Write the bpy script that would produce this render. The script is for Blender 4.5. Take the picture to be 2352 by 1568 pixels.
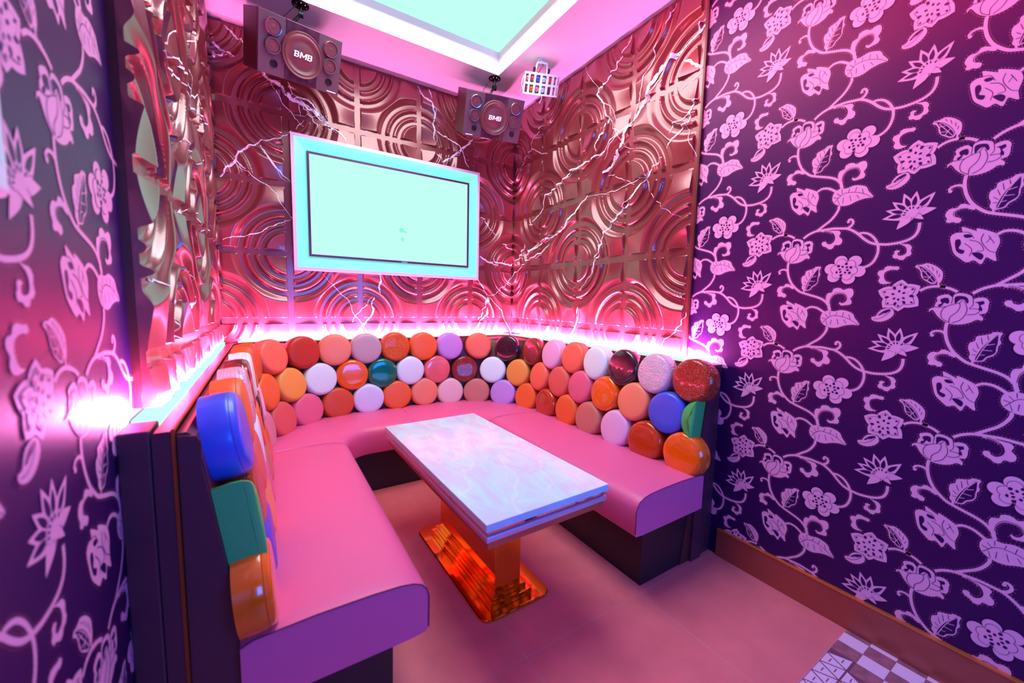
import bpy, bmesh, math, random
from mathutils import Vector, Matrix
for o in list(bpy.data.objects): bpy.data.objects.remove(o, do_unlink=True)
S = bpy.context.scene
COL = S.collection
PI = math.pi

# ------------------------------------------------------------------ camera, light, exposure
def cam_axes(yaw, pitch, roll):
    f = Vector((math.sin(yaw)*math.cos(pitch), math.cos(yaw)*math.cos(pitch), math.sin(pitch)))
    r = Vector((math.cos(yaw), -math.sin(yaw), 0)); u = r.cross(f)
    c, s = math.cos(roll), math.sin(roll)
    return r*c+u*s, u*c-r*s, f
cd = bpy.data.cameras.new('camera'); cam = bpy.data.objects.new('camera', cd); COL.objects.link(cam)
r_, u_, f_ = cam_axes(0.564749, -0.098553, 0.021838)
m = Matrix((r_, u_, -f_)).transposed().to_4x4(); m.translation = Vector((-1.900347, -3.004714, 1.246502))
cam.matrix_world = m
cd.sensor_width = 36; cd.lens = 36*896.697688/2352; cd.clip_start = .02
cd.dof.use_dof = True; cd.dof.focus_distance = 2.55; cd.dof.aperture_fstop = 2.2
S.camera = cam
S.view_settings.view_transform = 'Standard'; S.view_settings.look = 'None'
S.view_settings.exposure = 0; S.view_settings.gamma = 1; S.view_settings.use_curve_mapping = False
W = bpy.data.worlds.new('world'); S.world = W; W.use_nodes = True
W.node_tree.nodes['Background'].inputs[0].default_value = (.35, .08, .30, 1)
W.node_tree.nodes['Background'].inputs[1].default_value = .02

def area(name, loc, rot, sx, sy, power, color, spread=PI):
    l = bpy.data.lights.new(name, 'AREA'); l.shape = 'RECTANGLE'; l.size = sx; l.size_y = sy
    l.energy = power; l.color = color; l.spread = spread
    o = bpy.data.objects.new(name, l); COL.objects.link(o); o.location = loc; o.rotation_euler = rot
    return o
LED = (1.0, .25, .70)
KEY = (.92, .95, 1.0)
area('ceiling_light_glow', (-1.07, -1.20, 2.96), (0, 0, 0), 1.15, 1.4, 40, KEY)
def aim(d): return Vector(d).to_track_quat('-Z', 'Y').to_euler()
area('strip_glow_left', (-2.112, -.97, .985), aim((-.93, 0, .36)), 1.76, .03, 130, LED)
area('strip_glow_back', (-1.05, -.070, .985), aim((0, .93, .36)), 1.95, .03, 130, LED)
area('strip_glow_right', (-.060, -.95, .985), aim((.93, 0, .36)), 1.76, .03, 130, LED)
area('red_fill_right', (-.95, -2.1, 2.80), aim((.9, .05, -.30)), 1.6, .08, 9, (1.0, .03, .09), PI*.6)  # added red fill lamp for the upper right wall, no real fitting
# second screen of the room, on the wall behind the photographer
area('screen_glow_front', (-.9, -4.45, 1.35), (PI/2, 0, 0), 1.5, .9, 58, (.02, .22, 1.0))

# ------------------------------------------------------------------ helpers
MATS = {}
def mat(name, col, rough=.5, metal=0., spec=.5, emit=None, estr=0, bump=None, coat=0, var=None, crough=.04, cior=1.5, tint=None):
    if name in MATS: return MATS[name]
    M = bpy.data.materials.new(name); M.use_nodes = True; nt = M.node_tree; N = nt.nodes; L = nt.links
    b = N['Principled BSDF']; c = (*col, 1)
    b.inputs['Base Color'].default_value = c; b.inputs['Roughness'].default_value = rough
    b.inputs['Metallic'].default_value = metal; b.inputs['Specular IOR Level'].default_value = spec
    b.inputs['Coat Weight'].default_value = coat; b.inputs['Coat Roughness'].default_value = crough; b.inputs['Coat IOR'].default_value = cior
    if tint: b.inputs['Specular Tint'].default_value = (*tint, 1)
    if emit: b.inputs['Emission Color'].default_value = (*emit, 1); b.inputs['Emission Strength'].default_value = estr
    tc = N.new('ShaderNodeTexCoord')
    if var:       # (scale, amount)
        n = N.new('ShaderNodeTexNoise'); n.inputs['Scale'].default_value = var[0]; n.inputs['Detail'].default_value = 5
        r = N.new('ShaderNodeMix'); r.data_type = 'RGBA'
        r.inputs[6].default_value = tuple(min(1, x*(1-var[1])) for x in col)+(1,)
        r.inputs[7].default_value = tuple(min(1, x*(1+var[1])) for x in col)+(1,)
        L.new(tc.outputs['Object'], n.inputs['Vector']); L.new(n.outputs[0], r.inputs[0]); L.new(r.outputs[2], b.inputs['Base Color'])
    if bump:      # (kind, scale, strength)
        if bump[0] == 'noise':
            t = N.new('ShaderNodeTexNoise'); t.inputs['Scale'].default_value = bump[1]; t.inputs['Detail'].default_value = 4; out = t.outputs[0]
        elif bump[0] == 'croc':
            t = N.new('ShaderNodeTexVoronoi'); t.feature = 'DISTANCE_TO_EDGE'; t.inputs['Scale'].default_value = bump[1]
            t.inputs['Randomness'].default_value = .45
            mr = N.new('ShaderNodeMapRange'); mr.inputs[2].default_value = .16; L.new(t.outputs['Distance'], mr.inputs[0]); out = mr.outputs[0]
        else:
            t = N.new('ShaderNodeTexVoronoi'); t.inputs['Scale'].default_value = bump[1]; out = t.outputs['Distance']
            t.inputs['Randomness'].default_value = .1
        L.new(tc.outputs['Object'], t.inputs['Vector'])
        bp = N.new('ShaderNodeBump'); bp.inputs['Strength'].default_value = bump[2]; bp.inputs['Distance'].default_value = .004
        L.new(out, bp.inputs['Height']); L.new(bp.outputs[0], b.inputs['Normal'])
    MATS[name] = M
    return M

def obj(name, verts, faces, mats, parent=None, smooth=False, fm=None, loc=None, M=None):
    me = bpy.data.meshes.new(name)
    me.from_pydata([tuple(v) for v in verts], [], faces)
    for mm in (mats if isinstance(mats, (list, tuple)) else [mats]): me.materials.append(mm)
    if fm: me.polygons.foreach_set('material_index', fm)
    if smooth: me.polygons.foreach_set('use_smooth', [True]*len(me.polygons))
    me.update()
    return link(name, me, parent, loc, M)
def link(name, me, parent=None, loc=None, M=None):
    o = bpy.data.objects.new(name, me); COL.objects.link(o)
    if parent: o.parent = parent
    if loc is not None: o.location = loc
    if M is not None: o.matrix_local = M
    return o
def empty(name, loc=(0, 0, 0), label=None, cat=None, group=None, rot=None, M=None, parent=None):
    o = bpy.data.objects.new(name, None); COL.objects.link(o); o.empty_display_size = .1
    if parent: o.parent = parent
    if M is not None: o.matrix_world = M
    else:
        o.location = loc
        if rot: o.rotation_euler = rot
    if label: o['label'] = label
    if cat: o['category'] = cat
    if group: o['group'] = group
    return o
def structure(o): o['kind'] = 'structure'; return o
class MB:
    def __init__(s): s.v = []; s.f = []; s.m = []
    def add(s, v, f, mi=0):
        n = len(s.v); s.v += [tuple(a) for a in v]; s.f += [tuple(i+n for i in a) for a in f]; s.m += [mi]*len(f); return s
    def box(s, x0, x1, y0, y1, z0, z1, mi=0, b=0.):
        if b > 0:
            bm = bmesh.new(); bmesh.ops.create_cube(bm, size=1)
            for v in bm.verts: v.co = Vector(((x0+x1)/2+v.co.x*(x1-x0), (y0+y1)/2+v.co.y*(y1-y0), (z0+z1)/2+v.co.z*(z1-z0)))
            bmesh.ops.bevel(bm, geom=bm.edges[:], offset=b, segments=2, affect='EDGES', profile=.5)
            bm.verts.index_update(); s.add([v.co for v in bm.verts], [[v.index for v in f.verts] for f in bm.faces], mi); bm.free(); return s
        return s.add([(x0, y0, z0), (x1, y0, z0), (x1, y1, z0), (x0, y1, z0), (x0, y0, z1), (x1, y0, z1), (x1, y1, z1), (x0, y1, z1)],
                     [(0, 3, 2, 1), (4, 5, 6, 7), (0, 1, 5, 4), (1, 2, 6, 5), (2, 3, 7, 6), (3, 0, 4, 7)], mi)
    def lathe(s, prof, n=32, M=None, mi=0, a0=0, a1=2*PI):
        """prof: list (r,z), axis z"""
        full = abs(a1-a0-2*PI) < 1e-6; k = n if full else n+1; V = []
        for r, z in prof:
            for i in range(k):
                a = a0+(a1-a0)*i/n; V.append(Vector((r*math.cos(a), r*math.sin(a), z)))
        if M is not None: V = [M @ v for v in V]
        F = []
        for j in range(len(prof)-1):
            for i in range(n):
                a = j*k+i; b = j*k+(i+1) % k
                F.append((a, b, b+k, a+k))
        return s.add(V, F, mi)
    def cyl(s, p, q, r, n=12, mi=0, r2=None):
        p = Vector(p); q = Vector(q); d = q-p; L = d.length
        M = Matrix.Translation(p) @ d.to_track_quat('Z', 'Y').to_matrix().to_4x4()
        r2 = r if r2 is None else r2
        return s.lathe([(0, 0), (r, 0), (r2, L), (0, L)], n, M, mi)
    def tube(s, pts, r, n=8, mi=0):
        pts = [Vector(p) for p in pts]; V = []
        up = Vector((.13, .31, .9)).normalized()
        for i, p in enumerate(pts):
            t = (pts[min(i+1, len(pts)-1)]-pts[max(i-1, 0)]).normalized()
            a = t.cross(up).normalized(); b = t.cross(a)
            rr = r[i] if isinstance(r, (list, tuple)) else r
            V += [p+a*rr*math.cos(2*PI*k/n)+b*rr*math.sin(2*PI*k/n) for k in range(n)]
        F = [(j*n+k, j*n+(k+1) % n, (j+1)*n+(k+1) % n, (j+1)*n+k) for j in range(len(pts)-1) for k in range(n)]
        F += [tuple(reversed(range(n))), tuple(range((len(pts)-1)*n, len(pts)*n))]
        return s.add(V, F, mi)
    def obj(s, name, mats, parent=None, smooth=False, **k): return obj(name, s.v, s.f, mats, parent, smooth, s.m, **k)
def autosmooth(o, ang=35):
    me = o.data; me.polygons.foreach_set('use_smooth', [True]*len(me.polygons))
    try: me.set_sharp_from_angle(angle=math.radians(ang))
    except Exception: pass
    return o

# ------------------------------------------------------------------ materials
M_LEATHER = mat('dark_plum_leather', (.075, .018, .04), .34, bump=('noise', 260, .12))
M_BOARD = mat('board_leather', (.10, .016, .022), .4, bump=('noise', 260, .12))
M_PIPING = mat('orange_piping', (.42, .05, .01), .4)
M_SEAT = mat('pink_seat_leather', (.84, .13, .34), .42, bump=('noise', 320, .12), var=(2.5, .06))
M_THREAD = mat('seam_thread', (.22, .03, .10), .7)
M_BASE = mat('black_base_leather', (.02, .008, .018), .45)
M_FLOOR = mat('rose_stone_tile', (.82, .17, .19), .38, bump=('noise', 90, .05), var=(7, .22))
M_GROUT = mat('pale_grout', (.75, .32, .38), .8)
M_PANEL = mat('bronze_wave_leather', (.235, .040, .045), .30, metal=.30, spec=.6, coat=.75, crough=.13, cior=1.5, bump=('noise', 420, .05), var=(3, .14))
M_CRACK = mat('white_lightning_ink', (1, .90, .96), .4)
M_CEIL = mat('ceiling_paint', (.93, .72, .80), .75)
M_PAPER = mat('navy_wallpaper_ground', (.020, .004, .080), .42, spec=.6, tint=(1, .25, .5), bump=('noise', 700, .06), var=(300, .12))
M_BLOOM = mat('lilac_wallpaper_print', (.88, .38, .66), .45, spec=.35)
M_DOT = mat('wallpaper_dot_print', (.50, .10, .22), .5)
M_SKIRT = mat('copper_skirting', (.42, .10, .08), .32, metal=.45, var=(4, .2))
M_MARBLE = mat('pale_marble', (.86, .88, .92), .16, spec=.5)
M_COPPER = mat('copper_mirror', (1, .40, .05), .05, metal=1)
M_ROSE = mat('rose_mirror', (.92, .42, .38), .06, metal=1)
M_RIM = mat('brushed_violet_rim', (.66, .58, .85), .32, metal=.6)
M_RUST = mat('rust_lacquer', (.62, .12, .07), .3, metal=.35)
M_FRAME_GLOW = mat('mirror_frame_painted_glow', (.15, .8, .5), .18, spec=.5, coat=.5, emit=(.20, .98, .66), estr=.62)  # emission stands in for bright mint reflections; the frame is no light source
M_FRIM = mat('pink_white_frame', (.92, .72, .86), .35)
M_BEZEL = mat('purple_black_bezel', (.10, .02, .10), .25)
M_SCREEN = mat('lit_screen', (0, 0, 0), .5, spec=0, emit=(.54, 1.0, .91), estr=1.0)
M_SMARK = mat('screen_smudge', (0, 0, 0), .5, spec=0, emit=(.25, .98, .72), estr=1.0)
M_PLATE = mat('chrome_mark', (.8, .9, 1), .2, metal=.6)
M_CLIGHT = mat('lit_ceiling_panel', (0, 0, 0), .5, spec=0, emit=(.54, 1.0, .91), estr=1.0)
M_LED = mat('led_diffuser', (0, 0, 0), .5, spec=0, emit=(.54, 1.0, .91), estr=1.15)
M_CAB = mat('speaker_cabinet_vinyl', (.05, .008, .012), .35, bump=('noise', 200, .15))
M_BAFFLE = mat('speaker_grey_baffle', (.10, .045, .065), .42, var=(160, .12))
M_GLOSS = mat('speaker_gloss_centre', (.06, .015, .03), .06, coat=1)
M_CONE = mat('speaker_cone', (.13, .030, .038), .42)
M_RING = mat('speaker_chrome_ring', (.95, .55, .6), .14, metal=1)
M_BLACK = mat('black_plastic', (.008, .004, .006), .35)
M_LOGO = mat('logo_silver', (.95, .85, .95), .3, emit=(1, .8, .95), estr=.25)
M_WHITE = mat('white_metal_housing', (.80, .98, .93), .4)
M_DARK = mat('dark_trim_wood', (.09, .012, .014), .4)
LENS = [mat('lens_%s' % n, c, .08, metal=.5) for n, c in
        [('rose', (.75, .25, .4)), ('red', (.8, .08, .1)), ('blue', (.08, .12, .75)), ('mint', (.5, .9, .8)), ('plum', (.25, .03, .12)), ('orange', (.9, .18, .02))]]
def marble(M):
    nt = M.node_tree; N = nt.nodes; L = nt.links; b = N['Principled BSDF']
    tc = N.new('ShaderNodeTexCoord'); mp = N.new('ShaderNodeMapping'); mp.inputs['Scale'].default_value = (2.2, .9, 2.2); mp.inputs['Rotation'].default_value = (0, 0, .7)
    n1 = N.new('ShaderNodeTexNoise'); n1.inputs['Scale'].default_value = 4; n1.inputs['Detail'].default_value = 9; n1.inputs['Distortion'].default_value = 1.8
    w = N.new('ShaderNodeTexWave'); w.inputs['Scale'].default_value = .9; w.inputs['Distortion'].default_value = 16; w.inputs['Detail'].default_value = 4; w.inputs['Detail Scale'].default_value = 1.4
    r1 = N.new('ShaderNodeValToRGB'); e = r1.color_ramp.elements
    e[0].position = .38; e[0].color = (.62, .74, .90, 1); e[1].position = .62; e[1].color = (.56, .93, 1.0, 1)
    r2 = N.new('ShaderNodeValToRGB'); e = r2.color_ramp.elements
    e[0].position = .0; e[0].color = (.38, .28, .28, 1); e[1].position = .03; e[1].color = (0, 0, 0, 1)
    mx = N.new('ShaderNodeMix'); mx.data_type = 'RGBA'; mx.inputs[7].default_value = (.90, .98, .99, 1)
    L.new(tc.outputs['Object'], mp.inputs[0]); L.new(mp.outputs[0], n1.inputs[0]); L.new(mp.outputs[0], w.inputs[0])
    L.new(n1.outputs[0], r1.inputs[0]); L.new(w.outputs[1], r2.inputs[0])
    L.new(r1.outputs[0], mx.inputs[6]); L.new(r2.outputs[0], mx.inputs[0]); L.new(mx.outputs[2], b.inputs['Base Color'])
marble(M_MARBLE)

# ------------------------------------------------------------------ room shell
H = 2.85; XL = -2.162; YF = -4.6; CELL = .4375; Z0 = 1.0972
random.seed(4)
wall_back = structure(MB().box(XL-.1, .1, .0, .1, -.1, H+.3).obj('wall_back', M_DARK))
wall_right = structure(MB().box(0, .1, YF, 0, -.1, H+.3).obj('wall_right', M_PAPER))
wall_left = structure(MB().box(XL-.1, XL, YF, 0, -.1, H+.3).obj('wall_left', M_PAPER))
wall_front = structure(MB().box(XL-.1, .1, YF-.1, YF, -.1, H+.3).obj('wall_front', M_PAPER))
floor = structure(MB().box(XL-.1, .1, YF-.1, .1, -.1, -.0006).obj('floor', M_GROUT))
# floor tiles, each a piece
CHK_Y = -2.524
tile_cache = {}
xs = [XL, -1.76, -1.16, -.56, 0.]; ys = [0, -.775, -1.975, CHK_Y]
g = .0011
for i in range(len(xs)-1):
    for j in range(len(ys)-1):
        mb = MB().box(xs[i]+g, xs[i+1]-g, ys[j+1]+g, ys[j]-g, -.004, 0)
        mb.obj('tile', M_FLOOR, floor)
for i in range(3):
    for j in range(2):
        MB().box(xs[i]+g, xs[i+1]-g, CHK_Y-1.03*(j+1)+g, CHK_Y-1.03*j-g, -.004, 0).obj('tile', M_FLOOR, floor)
# patterned tiles near the right wall
M_T1 = mat('patterned_tile_white', (.92, .50, .72), .35); M_T2 = mat('patterned_tile_mauve', (.38, .11, .16), .35, var=(25, .75)); M_T3 = mat('patterned_tile_line', (.22, .05, .10), .5)
cw, ch = .0655, .0745
tm = {}
for a, mm in (('w', M_T1), ('m', M_T2)):
    b = MB().box(-cw/2+.0006, cw/2-.0006, -ch/2+.0006, ch/2-.0006, -.004, .0); o = b.obj('mosaic_tile', mm); tm[a] = o.data; bpy.data.objects.remove(o)
first = True
for j in range(14):
    wdt = 2 if j < 1 else (3 if j < 3 else 4)
    for i in range(4):
        x = -.0345+cw/2-cw*i
        if x+cw/2 > 0: x1 = 0
        if i >= wdt+1: continue
        k = 'w' if (i+j) % 2 == 0 else 'm'
        k = 'm' if k == 'w' and False else k
        if i == 0:
            MB().box(-.0345+.0006, -.0005, CHK_Y-ch*(j+1)+.0006, CHK_Y-ch*j-.0006, -.004, 0).obj('mosaic_tile', M_T2 if j % 2 == 0 else M_T1, floor)
        else:
            o = link('mosaic_tile', tm['w' if (i+j) % 2 == 1 else 'm'], floor, (-.0345-cw*(i-.5), CHK_Y-ch*(j+.5), 0))
def wchk(y):
    j = int((CHK_Y-y)/ch); return 2 if j < 1 else (3 if j < 3 else 4)
# triangle mosaic, one slab of bare tile with raised triangular pieces
tw, th = .0665, .0345
tri = []
for par_ in range(2):
    b = MB(); k = .0028
    if par_ == 0: p = [(-tw/2+k*1.6, 0+k), (tw/2-k*1.6, 0+k), (0, th*2-k*1.7)]
    else: p = [(-tw/2+k*1.6, th*2-k), (0, k*1.7), (tw/2-k*1.6, th*2-k)]
    V = [(x, y, -.004) for x, y in p]+[(x, y, 0) for x, y in p]
    b.add(V, [(3, 4, 5), (0, 1, 4, 3), (1, 2, 5, 4), (2, 0, 3, 5)])
    cx, cy = 0, th*(.62 if par_ == 0 else 1.38)
    b.add([(cx-.011, cy-.0016, .0002), (cx+.011, cy-.0016, .0002), (cx+.011, cy+.0016, .0002), (cx-.011, cy+.0016, .0002)], [(0, 1, 2, 3)], 1)
    o = b.obj('triangle_tile', [M_T1, M_T3]); tri.append(o.data); bpy.data.objects.remove(o)
MB().box(-.70, -.001, YF, CHK_Y-.001, -.006, -.0004).obj('mosaic_bed', M_T3, floor)
cnt = 0
for r in range(9):
    for c in range(-1, 8):
        for q in range(2):
            x = -.200-tw*c-(tw/2 if r % 2 else 0)-(tw/2 if q else 0); y = CHK_Y-2*th*(r+1)
            lim = -.0345-cw*(wchk(y+th)) - tw/2
            if x > lim+.004 or x < -.66: continue
            link('triangle_tile', tri[q], floor, (x, y, 0)); cnt += 1
for j in range(14):          # rest of the strip, plain patterned tile
    pass
M_EDGE = M_GROUT

# ceiling with recessed tray
RX0, RX1, RY0, RY1, RZ = -1.70, -.44, -2.62, -.445, 3.0
ce = MB()
ce.box(XL-.1, RX0, YF-.1, .1, H, H+.05); ce.box(RX1, .1, YF-.1, .1, H, H+.05)
ce.box(RX0, RX1, RY1, .1, H, H+.05); ce.box(RX0, RX1, YF-.1, RY0, H, H+.05)
ce.box(RX0-.02, RX0, RY0-.02, RY1+.02, H+.05, RZ+.05); ce.box(RX1, RX1+.02, RY0-.02, RY1+.02, H+.05, RZ+.05)
ce.box(RX0, RX1, RY1, RY1+.02, H+.05, RZ+.05); ce.box(RX0, RX1, RY0-.02, RY0, H+.05, RZ+.05)
ceiling = structure(ce.obj('ceiling', M_CEIL))
cl = empty('ceiling_light', ((RX0+RX1)/2, (RY0+RY1)/2, RZ), 'large rectangular glowing light panel set in the ceiling recess', 'light')
w_, l_ = (RX1-RX0)/2-.002, (RY1-RY0)/2-.002
MB().box(-w_, w_, -l_, l_, .0, .03).obj('light_panel', M_CLIGHT, cl)

# baseboards
def skirt(name, x0, x1, y0, y1):
    o = MB().box(x0, x1, y0, y1, .0, .136, 0, .0015).obj(name, M_SKIRT); structure(o)
    return o
bb = skirt('baseboard_right', -.014, 0, YF, -1.992)
MB().box(-.017, 0, YF, -1.992, .136, .1425, 0, .001).obj('top_bead', mat('copper_bead', (.85, .22, .06), .25, metal=.6), bb)
bl = skirt('baseboard_left', XL, XL+.014, YF, -1.992)
MB().box(XL, XL+.017, YF, -1.992, .136, .1425, 0, .001).obj('top_bead', MATS['copper_bead'], bl)

# ------------------------------------------------------------------ wave panels
SW = .043; SC = CELL
def ss(a, b, x):
    t = min(1, max(0, (x-a)/(b-a))); return t*t*(3-2*t)
AMP = .029
def relief(p, q):
    """height over the panel ground; p,q in grid units, circles where p+q is odd"""
    fp, fq = p-math.floor(p), q-math.floor(q)
    i, j = math.floor(p), math.floor(q)
    if min(fp, 1-fp) < SW or min(fq, 1-fq) < SW: return 0.
    best = 9; bs = 9
    for a in (0, 1):
        for b in (0, 1):
            d = math.hypot(fp-a, fq-b)
            if (i+a+j+b) % 2: best = min(best, d)
            else: bs = min(bs, d)
    d = best
    if d < .325: return AMP*(.12+.88*(d/.31)**1.7)*(1-ss(.29, .325, d))
    if d < .385: return 0.
    if d < .45: return AMP*.45*math.sin(PI*(d-.385)/.065)**.6
    if d < .51: return 0.
    if d < .575: return AMP*.85*math.sin(PI*(d-.51)/.065)
    if d < .63: return 0.
    return AMP*ss(.63, .735, d)*(.04+.96*(1-math.exp(-(bs/.27)**2)))
def ticks(a, b):
    n = max(6, int(round((b-a)*96))); t = [a+(b-a)*k/n for k in range(n+1)]
    for k in range(math.floor(a), math.ceil(b)+1):
        for e in (-SW-.012, -SW+.0005, SW-.0005, SW+.012):
            x = k+e
            if a < x < b: t.append(x)
    t = sorted(t); o = [t[0]]
    for x in t[1:]:
        if x-o[-1] > .0009: o.append(x)
    return o
panel_cache = {}
def panel(parent, wall, i, j, a0, a1, b0, b1):
    """one square panel; wall frame: along-wall coordinate p, height q"""
    par_ = (i+j) % 2
    key = (wall, par_, round(a0, 3), round(a1, 3), round(b0, 3), round(b1, 3))
    if key not in panel_cache:
        P = ticks(par_+a0, par_+a1); Q = ticks(b0, b1); V = []; F = []; e = .0035/SC
        for q in Q:
            for p in P:
                h = relief(p, q)
                V.append(((p-par_)*SC, q*SC, h+.0))
        n = len(P)
        for b in range(len(Q)-1):
            for a in range(n-1): F.append((b*n+a, b*n+a+1, (b+1)*n+a+1, (b+1)*n+a))
        # rim going back to the wall
        ring = [a for a in range(n)]+[b*n+n-1 for b in range(1, len(Q))]+[(len(Q)-1)*n+a for a in range(n-2, -1, -1)]+[b*n for b in range(len(Q)-2, 0, -1)]
        base = len(V); V += [(V[r][0], V[r][1], -.012) for r in ring]
        for k in range(len(ring)):
            k2 = (k+1) % len(ring); F.append((ring[k2], ring[k], base+k, base+k2))
        if wall == 'back': V = [(x, -z, y) for x, y, z in V]; F = [tuple(reversed(f)) for f in F]; F = [tuple(reversed(f)) for f in F]
        elif wall == 'right': V = [(-z, -x, y) for x, y, z in V]
        else: V = [(z, -x, y) for x, y, z in V]; F = [tuple(reversed(f)) for f in F]
        me = bpy.data.meshes.new('wave_panel'); me.from_pydata(V, [], F); me.materials.append(M_PANEL)
        me.polygons.foreach_set('use_smooth', [True]*len(F)); me.update()
        try: me.set_sharp_from_angle(angle=math.radians(55))
        except Exception: pass
        panel_cache[key] = me
    me = panel_cache[key]
    if wall == 'back': loc = (i*SC, -.012, Z0+j*SC)
    elif wall == 'right': loc = (-.012, -i*SC, Z0+j*SC)
    else: loc = (-2.135, -i*SC-.075, Z0+j*SC)
    return link('wave_panel', me, parent, loc)
QB = .745
XB = (-2.128)/SC     # left limit of the back wall in cells
for j in range(-1, 4):
    for i in range(-5, 0):
        a0 = 0 if i > -5 else XB+5
        panel(wall_back, 'back', i, j, a0, 1, QB if j < 0 else 0, 1)
    for i in range(0, 4):
        panel(wall_right, 'right', i, j, 0, 1, QB if j < 0 else 0, 1)
    for i in range(0, 4):
        panel(wall_left, 'left', i, j, 0 if i else -.171, 1 if i < 3 else 1-SW-.012, QB if j < 0 else 0, 1)
MB().box(XL, -2.1475, -1.802, 0, .985, H).obj('panel_backing', M_DARK, wall_left)
MB().box(-.016, 0, -1.762, -1.7505, .985, H, 0, .001).obj('edge_trim', M_DARK, wall_right)

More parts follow.
